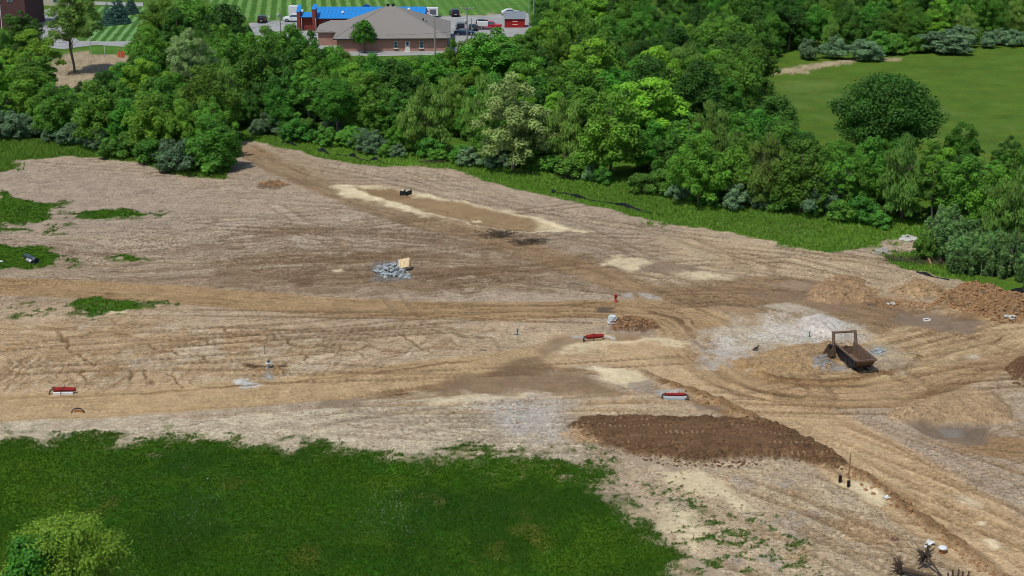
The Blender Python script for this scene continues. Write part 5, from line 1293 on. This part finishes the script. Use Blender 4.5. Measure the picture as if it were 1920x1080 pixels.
# grey-roofed brick building
Yf = P(960, 98)[1]
def grey_building():
    x0, x1 = at_Y(632, 90, Yf)[0], at_Y(838, 90, Yf)[0]; cx = (x0+x1)/2; w = x1-x0; dp = 25.0; hw = 2.95
    r = empty('brick_building', (cx, Yf, 0), R(2.0), 'low brick building under a big grey hipped roof below the blue-roofed one', 'building')
    MB().box((0, dp/2, hw/2), (w, dp, hw)).build('wall', K_BRICK, r)
    MB().box((0, dp/2, .12), (w+.06, dp+.06, .24)).build('plinth', K_CONC, r)
    e = .75; ax = at_Y(736, 11, Yf+dp/2)[0]-cx; az = at_Y(736, 11, Yf+dp/2)[2]
    a0, a1 = (ax-.9, dp/2, az), (ax+.9, dp/2, az); c = [(-w/2-e, -e, hw), (w/2+e, -e, hw), (w/2+e, dp+e, hw), (-w/2-e, dp+e, hw)]
    v = c+[a0, a1]+[(p[0], p[1], hw-.22) for p in c]
    rf = MB().add(v, [(0, 1, 5, 4), (1, 2, 5), (2, 3, 4, 5), (3, 0, 4), (6, 7, 1, 0), (7, 8, 2, 1), (8, 9, 3, 2), (9, 6, 0, 3), (9, 8, 7, 6)]).build('roof', K_SHING, r)
    def ridge(a, b, n='hip_cap'): MB().tube([a, b], .09, 5).build(n, K_SHING, rf)
    ridge(a0, c[0]); ridge(a1, c[1]); ridge(a0, a1)
    for s in (-1, 1): MB().lathe([(.28, -.25), (.28, .25), (.34, .25), (.34, .38), (.05, .45)], (ax+s*.55, dp/2, az+.05), 10).build('roof_vent', K_STEEL, rf, True)
    for px, py in ((796, 37), (802, 42)):
        p = at_Y(px, py, Yf+8.5); MB().lathe([(.16, -.5), (.16, .35), (.2, .36), (.05, .42)], (p[0]-cx, 8.5, p[2]-.15), 8).build('vent_pipe', K_BLACK, rf)
    MB().box((0, -e-.02, hw-.12), (w+2*e, .06, .2)).build('fascia', K_TRIM if False else K_STEEL, r)
    def wx(px): return at_Y(px, 90, Yf)[0]-cx
    for px in (742.5, 790): 
        wd = MB().box((wx(px), -.02, 1.55), (.85, .16, 1.45)).build('window', K_TRIM, r)
        for k in (-1, 1): MB().box((wx(px), -.11, 1.55+k*.34), (.66, .05, .6)).build('pane', K_GLASS, wd)
        MB().box((wx(px), -.12, .78), (1.0, .26, .1)).build('sill', K_TRIM, wd)
    d = MB().box((wx(764), -.03, 1.18), (.98, .16, 2.1)).build('door', K_TRIM, r)
    MB().box((wx(764), -.12, 1.75), (.5, .04, .7)).build('door_pane', K_GLASS, d); MB().tube([(wx(764)+.36, -.13, 1.1), (wx(764)+.36, -.2, 1.1)], .035, 6).build('handle', K_BLACK, d)
    MB().box((wx(764), -.55, .07), (1.6, 1.1, .16)).build('step', K_CONC, r)
    # lower wing to the side
    wr = [(-w/2-5.2, 9.5), (-w/2+2, 9.5), (-w/2+2, 21), (-w/2-5.2, 21)]
    MB().slab([(-w/2-4.6, 10), (-w/2+.02, 10), (-w/2+.02, 20.5), (-w/2-4.6, 20.5)], 0, hw-.02).build('wing_wall', K_BRICK, r)
    zr = hw+1.7
    MB().add([(p[0], p[1], hw) for p in wr]+[(-w/2-2.2, 15.2, zr), (-w/2+3.5, 15.2, zr)]+[(p[0], p[1], hw-.2) for p in wr],
             [(0, 1, 5, 4), (1, 2, 5), (2, 3, 4, 5), (3, 0, 4), (6, 7, 1, 0), (7, 8, 2, 1), (8, 9, 3, 2), (9, 6, 0, 3), (9, 8, 7, 6)]).build('wing_roof', K_SHING, r)
grey_building()
def blue_building():
    Yb = 362.0
    def X(px, Y=Yb): return at_Y(px, 40, Y)[0]
    x0, x1 = X(588), X(794); cx = x0; 
    r = empty('blue_roofed_building', (cx, Yb, 0), 0, 'long brick building with a bright blue metal roof and brick end parapets', 'building')
    L = x1-x0; he = at_Y(600, 34, Yb-.6)[2]; dr = 6.5; zr = at_Y(600, 12.5, Yb+dr)[2]
    MB().box((L/2, dr, he/2), (L, 2*dr, he)).build('wall', K_BRICKD, r)
    MB().add([(-.3, -.6, he), (L+.3, -.6, he), (L+.3, dr, zr), (-.3, dr, zr), (-.3, 2*dr+.6, he), (L+.3, 2*dr+.6, he), (-.3, -.6, he-.18), (L+.3, -.6, he-.18), (-.3, 2*dr+.6, he-.18), (L+.3, 2*dr+.6, he-.18)],
             [(0, 1, 2, 3), (3, 2, 5, 4), (0, 6, 7, 1), (4, 5, 9, 8), (6, 8, 9, 7), (0, 3, 4, 8, 6), (1, 7, 9, 5, 2)]).build('roof', K_BLUER, r)
    rib = MB()
    for k in range(int(L/.9)):
        x = .3+k*.9; rib.tube([(x, -.6, he+.03), (x, dr, zr+.03)], .035, 4, False)
    rib.build('roof_seams', K_BLUER, r)
    for px, Y in ((589, Yb-1.2), (560, Yb-.6)):
        x = at_Y(px, 40, Y)[0]-cx; top = at_Y(px, 17 if px > 580 else 22, Y)[2]; tk = .75
        w_ = MB().box((x, Y-Yb+1.2, top/2), (tk, 2.6, top)).build('parapet_wall', K_BRICKD, r)
        zt = at_Y(px, 8.5 if px > 580 else 10, Y+2)[2]
        MB().sheet([(x-tk*.6, Y-Yb-.2, top), (x+tk*.6, Y-Yb-.2, top), (x+tk*.6, Y-Yb+3.2, zt), (x-tk*.6, Y-Yb+3.2, zt)], .15).build('parapet_cap', K_BLUER, r)
    xa, xb = X(563)-cx, X(586)-cx; ze, zt = at_Y(570, 31.5, Yb-.6)[2], at_Y(570, 23, Yb+2)[2]
    MB().box(((xa+xb)/2, 1.4, ze/2), (xb-xa, 2.4, ze)).build('entry_wall', K_BRICKD, r)
    MB().sheet([(xa, -.6, ze), (xb, -.6, ze), (xb, 2.2, zt), (xa, 2.2, zt)], .16).build('entry_roof', K_BLUER, r)
    for px, py in ((643, 27), (767, 21)):
        p = at_Y(px, py, Yb+2.5); MB().lathe([(.30, -.5), (.30, .3), (.42, .32), (.42, .5), (.08, .8)], (p[0]-cx, 2.5, p[2]), 10).build('roof_vent', K_TRIM, r, True)
    p = at_Y(687, 12, Yb+dr+1)
    MB().prism([(1.1*math.cos(t)+p[0]-cx, .95*math.sin(t)+p[2]-.5) for t in np.linspace(0, math.pi, 11)], dr+.6, dr+1.6).build('round_dormer', mat('deep_blue_paint', C(30, 72, 140), .5, .06, 2), r)
    MB().box((X(613)-cx, -.03, 1.9), (1.6, .1, .5)).build('window', K_GLASS, r)
    for px in (564, 591): MB().tube([(X(px)-cx+.3, -1.3 if px > 580 else -.75, 0), (X(px)-cx+.3, -1.3 if px > 580 else -.75, he)], .06, 6).build('downpipe', K_TRIM, r)
blue_building()
def shed():
    X0, Y0 = P(965, 52); x1 = P(984, 52)[0]
    a, b = at_Y(946, 48, Y0)[0], at_Y(984, 48, Y0)[0]; w = b-a; dp = 3.6; h = 2.1
    r = empty('red_shed', ((a+b)/2, Y0, 0), 0, 'small red shed with a grey two-slope roof beside the parking lot', 'shed')
    MB().box((0, dp/2, h/2), (w, dp, h)).build('wall', mat('red_siding', C(158, 34, 34), .7, .12, 4), r)
    rf = MB()
    for s in (0, 1):
        y0, y1 = (-.25, dp*.25) if s == 0 else (dp*.25, dp/2)
        z0, z1 = (h-.1, h+1.0) if s == 0 else (h+1.0, h+1.45)
        for m_ in (0, 1):
            q = [(-w/2-.2, y0, z0), (w/2+.2, y0, z0), (w/2+.2, y1, z1), (-w/2-.2, y1, z1)]
            if m_: q = [(x, dp-y, z) for x, y, z in reversed(q)]
            rf.sheet(q, .08)
    rf.build('roof', mat('slate_shingles', C(128, 136, 144), .9, .08, 3), r)
    for s in (-1, 1): MB().add([(s*w/2, 0, h), (s*w/2, dp*.25, h+.95), (s*w/2, dp/2, h+1.38), (s*w/2, dp*.75, h+.95), (s*w/2, dp, h)], [(0, 1, 2, 3, 4)]).build('gable', K_REDP, r)
    dr = MB().box((w*.02, -.03, 1.0), (1.25, .06, 1.9)).build('door', K_REDP, r)
    for z in (.75, 1.4): MB().box((w*.02, -.08, z), (1.15, .05, .1)).build('door_brace', K_TRIM, dr)
shed()
def maroon():
    a = P(-20, 62); b = P(44, 40)
    r = empty('maroon_building', (a[0]-6, a[1]+9, 0), R(-4), 'plain maroon-walled building behind the asphalt drive', 'building')
    MB().box((0, 6, 5), (24, 12, 10)).build('wall', K_MAROON, r)
    MB().box((0, 6, 10.1), (24.6, 12.6, .3)).build('roof', K_SHING, r)
    for k in range(3):
        wd = MB().box((3+k*2.8, -.04, 6.6), (1.2, .12, 1.5)).build('window', K_TRIM, r); MB().box((3+k*2.8, -.11, 6.6), (1.0, .05, 1.3)).build('pane', K_GLASS, wd)
maroon()
def cream():
    a = P(78, 14); r = empty('cream_building', (a[0], a[1]+4, 0), R(-6), 'cream-walled building beyond the asphalt drive', 'building')
    MB().box((0, 5, 3), (13, 10, 6)).build('wall', mat('cream_siding', C(198, 190, 172), .8, .06, 1), r)
    MB().box((0, 5, 6.1), (13.6, 10.6, .25)).build('roof', K_SHING, r)
    for k in (-1, 1):
        wd = MB().box((k*2.6, -.04, 1.6), (1.4, .1, 1.5)).build('window', K_TRIM, r); MB().box((k*2.6, -.1, 1.6), (1.2, .05, 1.3)).build('pane', K_GLASS, wd)
cream()

# ---- vehicles
def paint(name, c, rough=.3): return mat(name, C(*c), rough, .04, 2, spec=.5)
K_TYRE = mat('tyre_rubber', C(30, 30, 32), .85, .15, 9); K_RIM = mat('alloy_rim', C(170, 172, 176), .4, .1, 6, .6); K_LAMP = mat('red_lamp', C(190, 30, 26), .3, .05, 5); K_HEAD = mat('clear_lamp', C(224, 226, 224), .2, .03, 5)
CAR = {'suv': dict(body=[(-2.3,.35),(2.25,.35),(2.32,.75),(2.1,1.0),(1.05,1.12),(.35,1.72),(-2.05,1.74),(-2.3,1.1)], glass=[(.98,1.1),(.34,1.64),(-1.95,1.66),(-2.15,1.12)], w=1.85, wx=(-1.42,1.42), r=.36),
       'sedan': dict(body=[(-2.35,.3),(2.3,.3),(2.35,.62),(2.1,.82),(1.0,.94),(.25,1.42),(-1.0,1.44),(-1.95,1.0),(-2.35,.92)], glass=[(.92,.93),(.24,1.36),(-.98,1.38),(-1.75,.98)], w=1.8, wx=(-1.4,1.42), r=.33),
       'pickup': dict(body=[(-2.75,.45),(2.65,.45),(2.72,.85),(2.5,1.1),(1.3,1.2),(.7,1.85),(-.75,1.86),(-.85,1.12),(-2.75,1.12)], glass=[(1.22,1.18),(.69,1.77),(-.7,1.78),(-.76,1.18)], w=1.95, wx=(-1.75,1.75), r=.4)}
def car(kind, px, py, heading, pm, label, name=None, service=None):
    d = CAR[kind]; X, Y = P(px, py); r = empty(name or {'suv': 'parked_suv', 'sedan': 'parked_sedan', 'pickup': 'pickup_truck'}[kind], (X, Y, .04), heading, label, {'pickup': 'truck'}.get(kind, 'car'), None)
    b, w = d['body'], d['w']/2; n = len(b); v = []
    for s in (-1, 1):
        for x, z in b: v.append((x, s*(w-(.16*max(0, z-1.0)/.7 if z > 1.0 else 0)), z))
    bd = MB().add(v, [tuple(range(n)), tuple(reversed(range(n, 2*n)))]+[(i, i+n, (i+1) % n+n, (i+1) % n) for i in range(n)]).build('body', pm, r, bevel=.06)
    g = d['glass']; gx = [p[0] for p in g]
    for s in (-1, 1):
        v = [(x*.97, s*(w-.16*max(0, z-1.0)/.7+.012), z) for x, z in g]
        MB().add(v+[(x, y-s*.03, z) for x, y, z in v], [(0, 1, 2, 3), (7, 6, 5, 4), (0, 4, 5, 1), (1, 5, 6, 2), (2, 6, 7, 3), (3, 7, 4, 0)]).build('side_window', K_GLASS, r)
    for (xa, za), (xb, zb), nm in ((g[0], g[1], 'windscreen'), (g[3], g[2], 'rear_window')):
        o_ = .04 if nm == 'windscreen' else -.05; m_ = w-.2
        MB().sheet([(xa+o_, -m_, za), (xa+o_, m_, za), (xb+o_, m_*.92, zb), (xb+o_, -m_*.92, zb)], .02).build(nm, K_GLASS, r)
    for x in d['wx']:
        for s in (-1, 1):
            wh = MB().lathe([(d['r']*.6, -.12), (d['r'], -.1), (d['r'], .1), (d['r']*.6, .12)], n=14, M=Matrix.Translation((x, s*(w-.08), d['r'])) @ Matrix.Rotation(R(90), 4, 'X')).build('wheel', K_TYRE, r)
            MB().lathe([(d['r']*.58, -.13), (d['r']*.58, .13)], n=10, M=Matrix.Translation((x, s*(w-.08), d['r'])) @ Matrix.Rotation(R(90), 4, 'X')).build('rim', K_RIM, wh)
    x0, x1 = min(p[0] for p in b), max(p[0] for p in b)
    for s in (-1, 1):
        MB().box((x1-.06, s*(w-.28), .74), (.14, .34, .14)).build('headlight', K_HEAD, r); MB().box((x0+.02, s*(w-.2), .88), (.1, .24, .2)).build('tail_light', K_LAMP, r)
        MB().box((.75, s*(w+.08), 1.05), (.16, .16, .13)).build('mirror', pm, r)
    MB().box((x0-.01, 0, .62), (.06, .5, .14)).build('number_plate', K_HEAD, r); MB().box((x0, 0, .42), (.12, w*1.9, .16)).build('bumper', K_BLACK, r)
    if service: service(r)
    return r
NAVY = paint('navy_paint', (26, 32, 52)); BLK = paint('black_paint', (24, 25, 30)); WHT = paint('white_paint', (228, 230, 232)); REDC = paint('red_car_paint', (180, 26, 40)); BLU = paint('dark_blue_paint', (30, 44, 78)); GRN = paint('dark_green_paint', (34, 48, 46))
car('suv', 492, 42, R(92), BLK, 'black SUV parked alone at the edge of the mown lawn')
car('pickup', 553, 41, R(178), WHT, 'white pickup truck parked behind the brick end parapet')
car('suv', 852, 30, R(100), NAVY, 'navy SUV parked against the lawn kerb')
car('sedan', 958, 28, R(8), WHT, 'white sedan with red tail lights parked behind the red shed')
car('suv', 863, 57, R(95), BLK, 'black SUV beside the tall utility pole')
car('sedan', 887, 57, R(88), GRN, 'dark green sedan between the pole and the service truck')
car('sedan', 872, 66, R(-8), BLU, 'dark blue sedan half hidden by the big elm')
car('suv', 901, 50, R(85), BLK, 'black SUV directly behind the white and red service truck', 'parked_suv')
def svc(r):
    MB().box((-1.55, 0, 1.3), (2.5, 2.06, 1.15)).build('utility_body', WHT, r, bevel=.05)
    for s in (-1, 1):
        for k in range(3): MB().box((-2.4+k*.85, s*1.04, 1.3), (.75, .04, .8)).build('locker_door', K_TRIM, r)
    MB().box((-1.5, 0, 2.0), (2.2, .9, .18)).build('ladder_rack', K_BLACK, r)
car('pickup', 918, 55, R(-4), REDC, 'service truck with a red cab and white utility body', 'service_truck', svc)
def trailer():
    X, Y = P(806, 32.5); r = empty('box_trailer', (X, Y, .04), R(4), 'white and grey box trailer parked past the end of the blue roof', 'trailer')
    MB().box((0, 0, 1.35), (4.0, 2.0, 1.9)).build('box', WHT, r, bevel=.06)
    MB().box((.7, -1.02, 1.3), (1.5, .05, 1.3)).build('grey_panel', mat('grey_panel', C(96, 102, 112), .6, .12, 4), r)
    for z in (.9, 1.5): MB().box((-1.1, -1.02, z), (1.7, .05, .14)).build('stripe', K_LAMP, r)
    MB().tube([(2.0, 0, .5), (2.9, 0, .45)], .06, 6).build('tow_bar', K_BLACK, r)
    for s in (-1, 1): MB().lathe([(.34, -.1), (.34, .1)], n=12, M=Matrix.Translation((-.2, s*.98, .36)) @ Matrix.Rotation(R(90), 4, 'X')).build('wheel', K_TYRE, r)
trailer()
o = empty('box_truck', (*P(552, 35), .04), 0, 'white box truck showing above the white pickup', 'truck')
MB().box((0, 0, 1.9), (2.4, 2.2, 2.3)).build('cargo_box', WHT, o, bevel=.05); MB().box((1.6, 0, 1.2), (1.2, 2.0, 1.6)).build('cab', WHT, o, bevel=.08)
for x in (-.7, 1.6):
    for s in (-1, 1): MB().lathe([(.4, -.12), (.4, .12)], n=12, M=Matrix.Translation((x, s*.95, .4)) @ Matrix.Rotation(R(90), 4, 'X')).build('wheel', K_TYRE, o)

# ---- poles and wires
K_POLE = mat('weathered_pole', C(150, 146, 138), .85, .15, 3)
TOPS = {}
def pole(key, px, py, top, rad, m, label, arm=None, light=False, box=False, name='utility_pole'):
    X, Y = P(px, py); h = at_Y(px, top, Y)[2]
    r = empty(name, (X, Y, 0), 0, label, 'pole')
    MB().tube([(0, 0, -.3), (0, 0, h*.5), (0, 0, h)], [rad, rad*.85, rad*.7], 8).build('shaft', m, r); TOPS[key] = (X, Y, h)
    if arm:
        MB().box((0, -.1, h-.15), (arm, .14, .16)).build('cross_arm', K_POLE, r)
        for k in (-.45, -.2, .2, .45): MB().lathe([(.05, 0), (.07, .06), (.04, .16)], (k*arm, -.1, h-.07), 8).build('insulator', K_WHITE, r)
    if light:
        MB().tube([(0, 0, h-.1), (.2, -.1, h+.25), (-.6 if light < 0 else .6, -.2, h+.3)], .05, 6).build('lamp_arm', m, r); MB().box((light*.8, -.2, h+.28), (.6, .25, .14)).build('lamp_head', K_TRIM, r)
    if box:
        MB().lathe([(.22, 0), (.26, .05), (.26, .75), (.2, .85), (.05, .9)], (-.4, -.1, h*box), 10).build('transformer', K_GALV, r, True)
        MB().box((-.2, -.05, h*box+.4), (.4, .08, .1)).build('bracket', K_POLE, r)
pole('a', 876, 84, 14, .15, K_POLE, 'tall utility pole with a pale cross arm among the parked cars', 3.0, box=.55)
pole('b', 884, 88, 34, .11, K_POLE, 'plain short pole beside the tall cross-armed utility pole')
pole('c', 816, 106, 30, .15, K_POLE, 'grey pole with a bracket in front of the grey hipped roof', None, -1)
pole('d', 527, 78, 15, .14, K_POLE, 'grey utility pole with a transformer drum beside the black SUV', None, False, .72)
pole('e', 992, 58, -14, .12, K_GALV, 'bright steel pole beside the red shed, nearer the shed', None, name='steel_pole')
pole('f', 1001, 60, -14, .14, K_GALV, 'bright steel pole at the edge of the wood by the red shed', None, name='steel_pole')
pole('g', 6, 78, 13, .09, K_TRIM, 'white lamp post in front of the maroon wall', None, -1, name='lamp_post')
pole('h', 172, 108, 42, .09, K_GALV, 'slim white pole at the edge of the cleared patch', name='slim_pole')
pole('i', 197, 104, 82, .05, K_WHITE, 'thin white pipe standing in cleared grass', name='marker_pipe')
def wire(a, b, sag, label, fa=1.0, fb=1.0):
    A, B = Vector(TOPS[a]) if isinstance(a, str) else Vector(a), Vector(TOPS[b]) if isinstance(b, str) else Vector(b)
    A.z *= fa; B.z *= fb
    pts = [A.lerp(B, t)-Vector((0, 0, sag*4*t*(1-t))) for t in np.linspace(0, 1, 17)]
    o = MB().tube([p-A for p in pts], .022, 4).build('power_line', K_BLACK); o.location = A; tag(o, label, 'cable')
wire('a', 'c', .8, 'cable slung from the cross-armed pole to the bracketed pole', .6, .6)
wire('c', 'd', 1.2, 'cable crossing in front of the grey hipped roof', .58, .55)
wire('a', 'f', 1.0, 'cable running from the cross-armed pole past the red shed', .95, .6)
wire('d', 'h', 2.0, 'cable passing low over the striped lawn to the slim white pole', .6, .75)
# orange mesh fence and small items on the lawn edge
def mesh_fence():
    X, Y = P(227, 108); r = empty('orange_mesh_fence', (X, Y, 0), R(5), 'orange plastic mesh fence around a spot of cleared ground', 'fence')
    for k, (x, y) in enumerate(((-.7, 0), (0, -.3), (.75, .1), (.1, .6))): MB().tube([(x, y, -.1), (x, y, 1.25)], .03, 5).build('post', K_GALV, r)
    cs = [(-.7, 0), (0, -.3), (.75, .1), (.1, .6), (-.7, 0)]
    for (x0, y0), (x1, y1) in zip(cs[:-1], cs[1:]):
        mb = MB()
        for z in np.linspace(.12, 1.12, 6): mb.sheet([(x0, y0, z), (x1, y1, z), (x1, y1, z+.1), (x0, y0, z+.1)], .01)
        for t in np.linspace(.1, .9, 5): mb.box((x0+(x1-x0)*t, y0+(y1-y0)*t, .65), (.06, .03, 1.1))
        mb.build('mesh_panel', K_ORANGE, r)
mesh_fence()
for px, py, lab in ((505, 33, 'small white utility box on the lawn by the black SUV'), (532, 37, 'small white utility box on the kerb by the transformer pole')):
    r = empty('utility_box', (*P(px, py), 0), 0, lab, 'utility box'); MB().box((0, 0, .3), (.4, .35, .6)).build('cabinet', K_TRIM, r, bevel=.03); MB().box((0, 0, .63), (.46, .42, .06)).build('lid', K_GALV, r)

print('done')
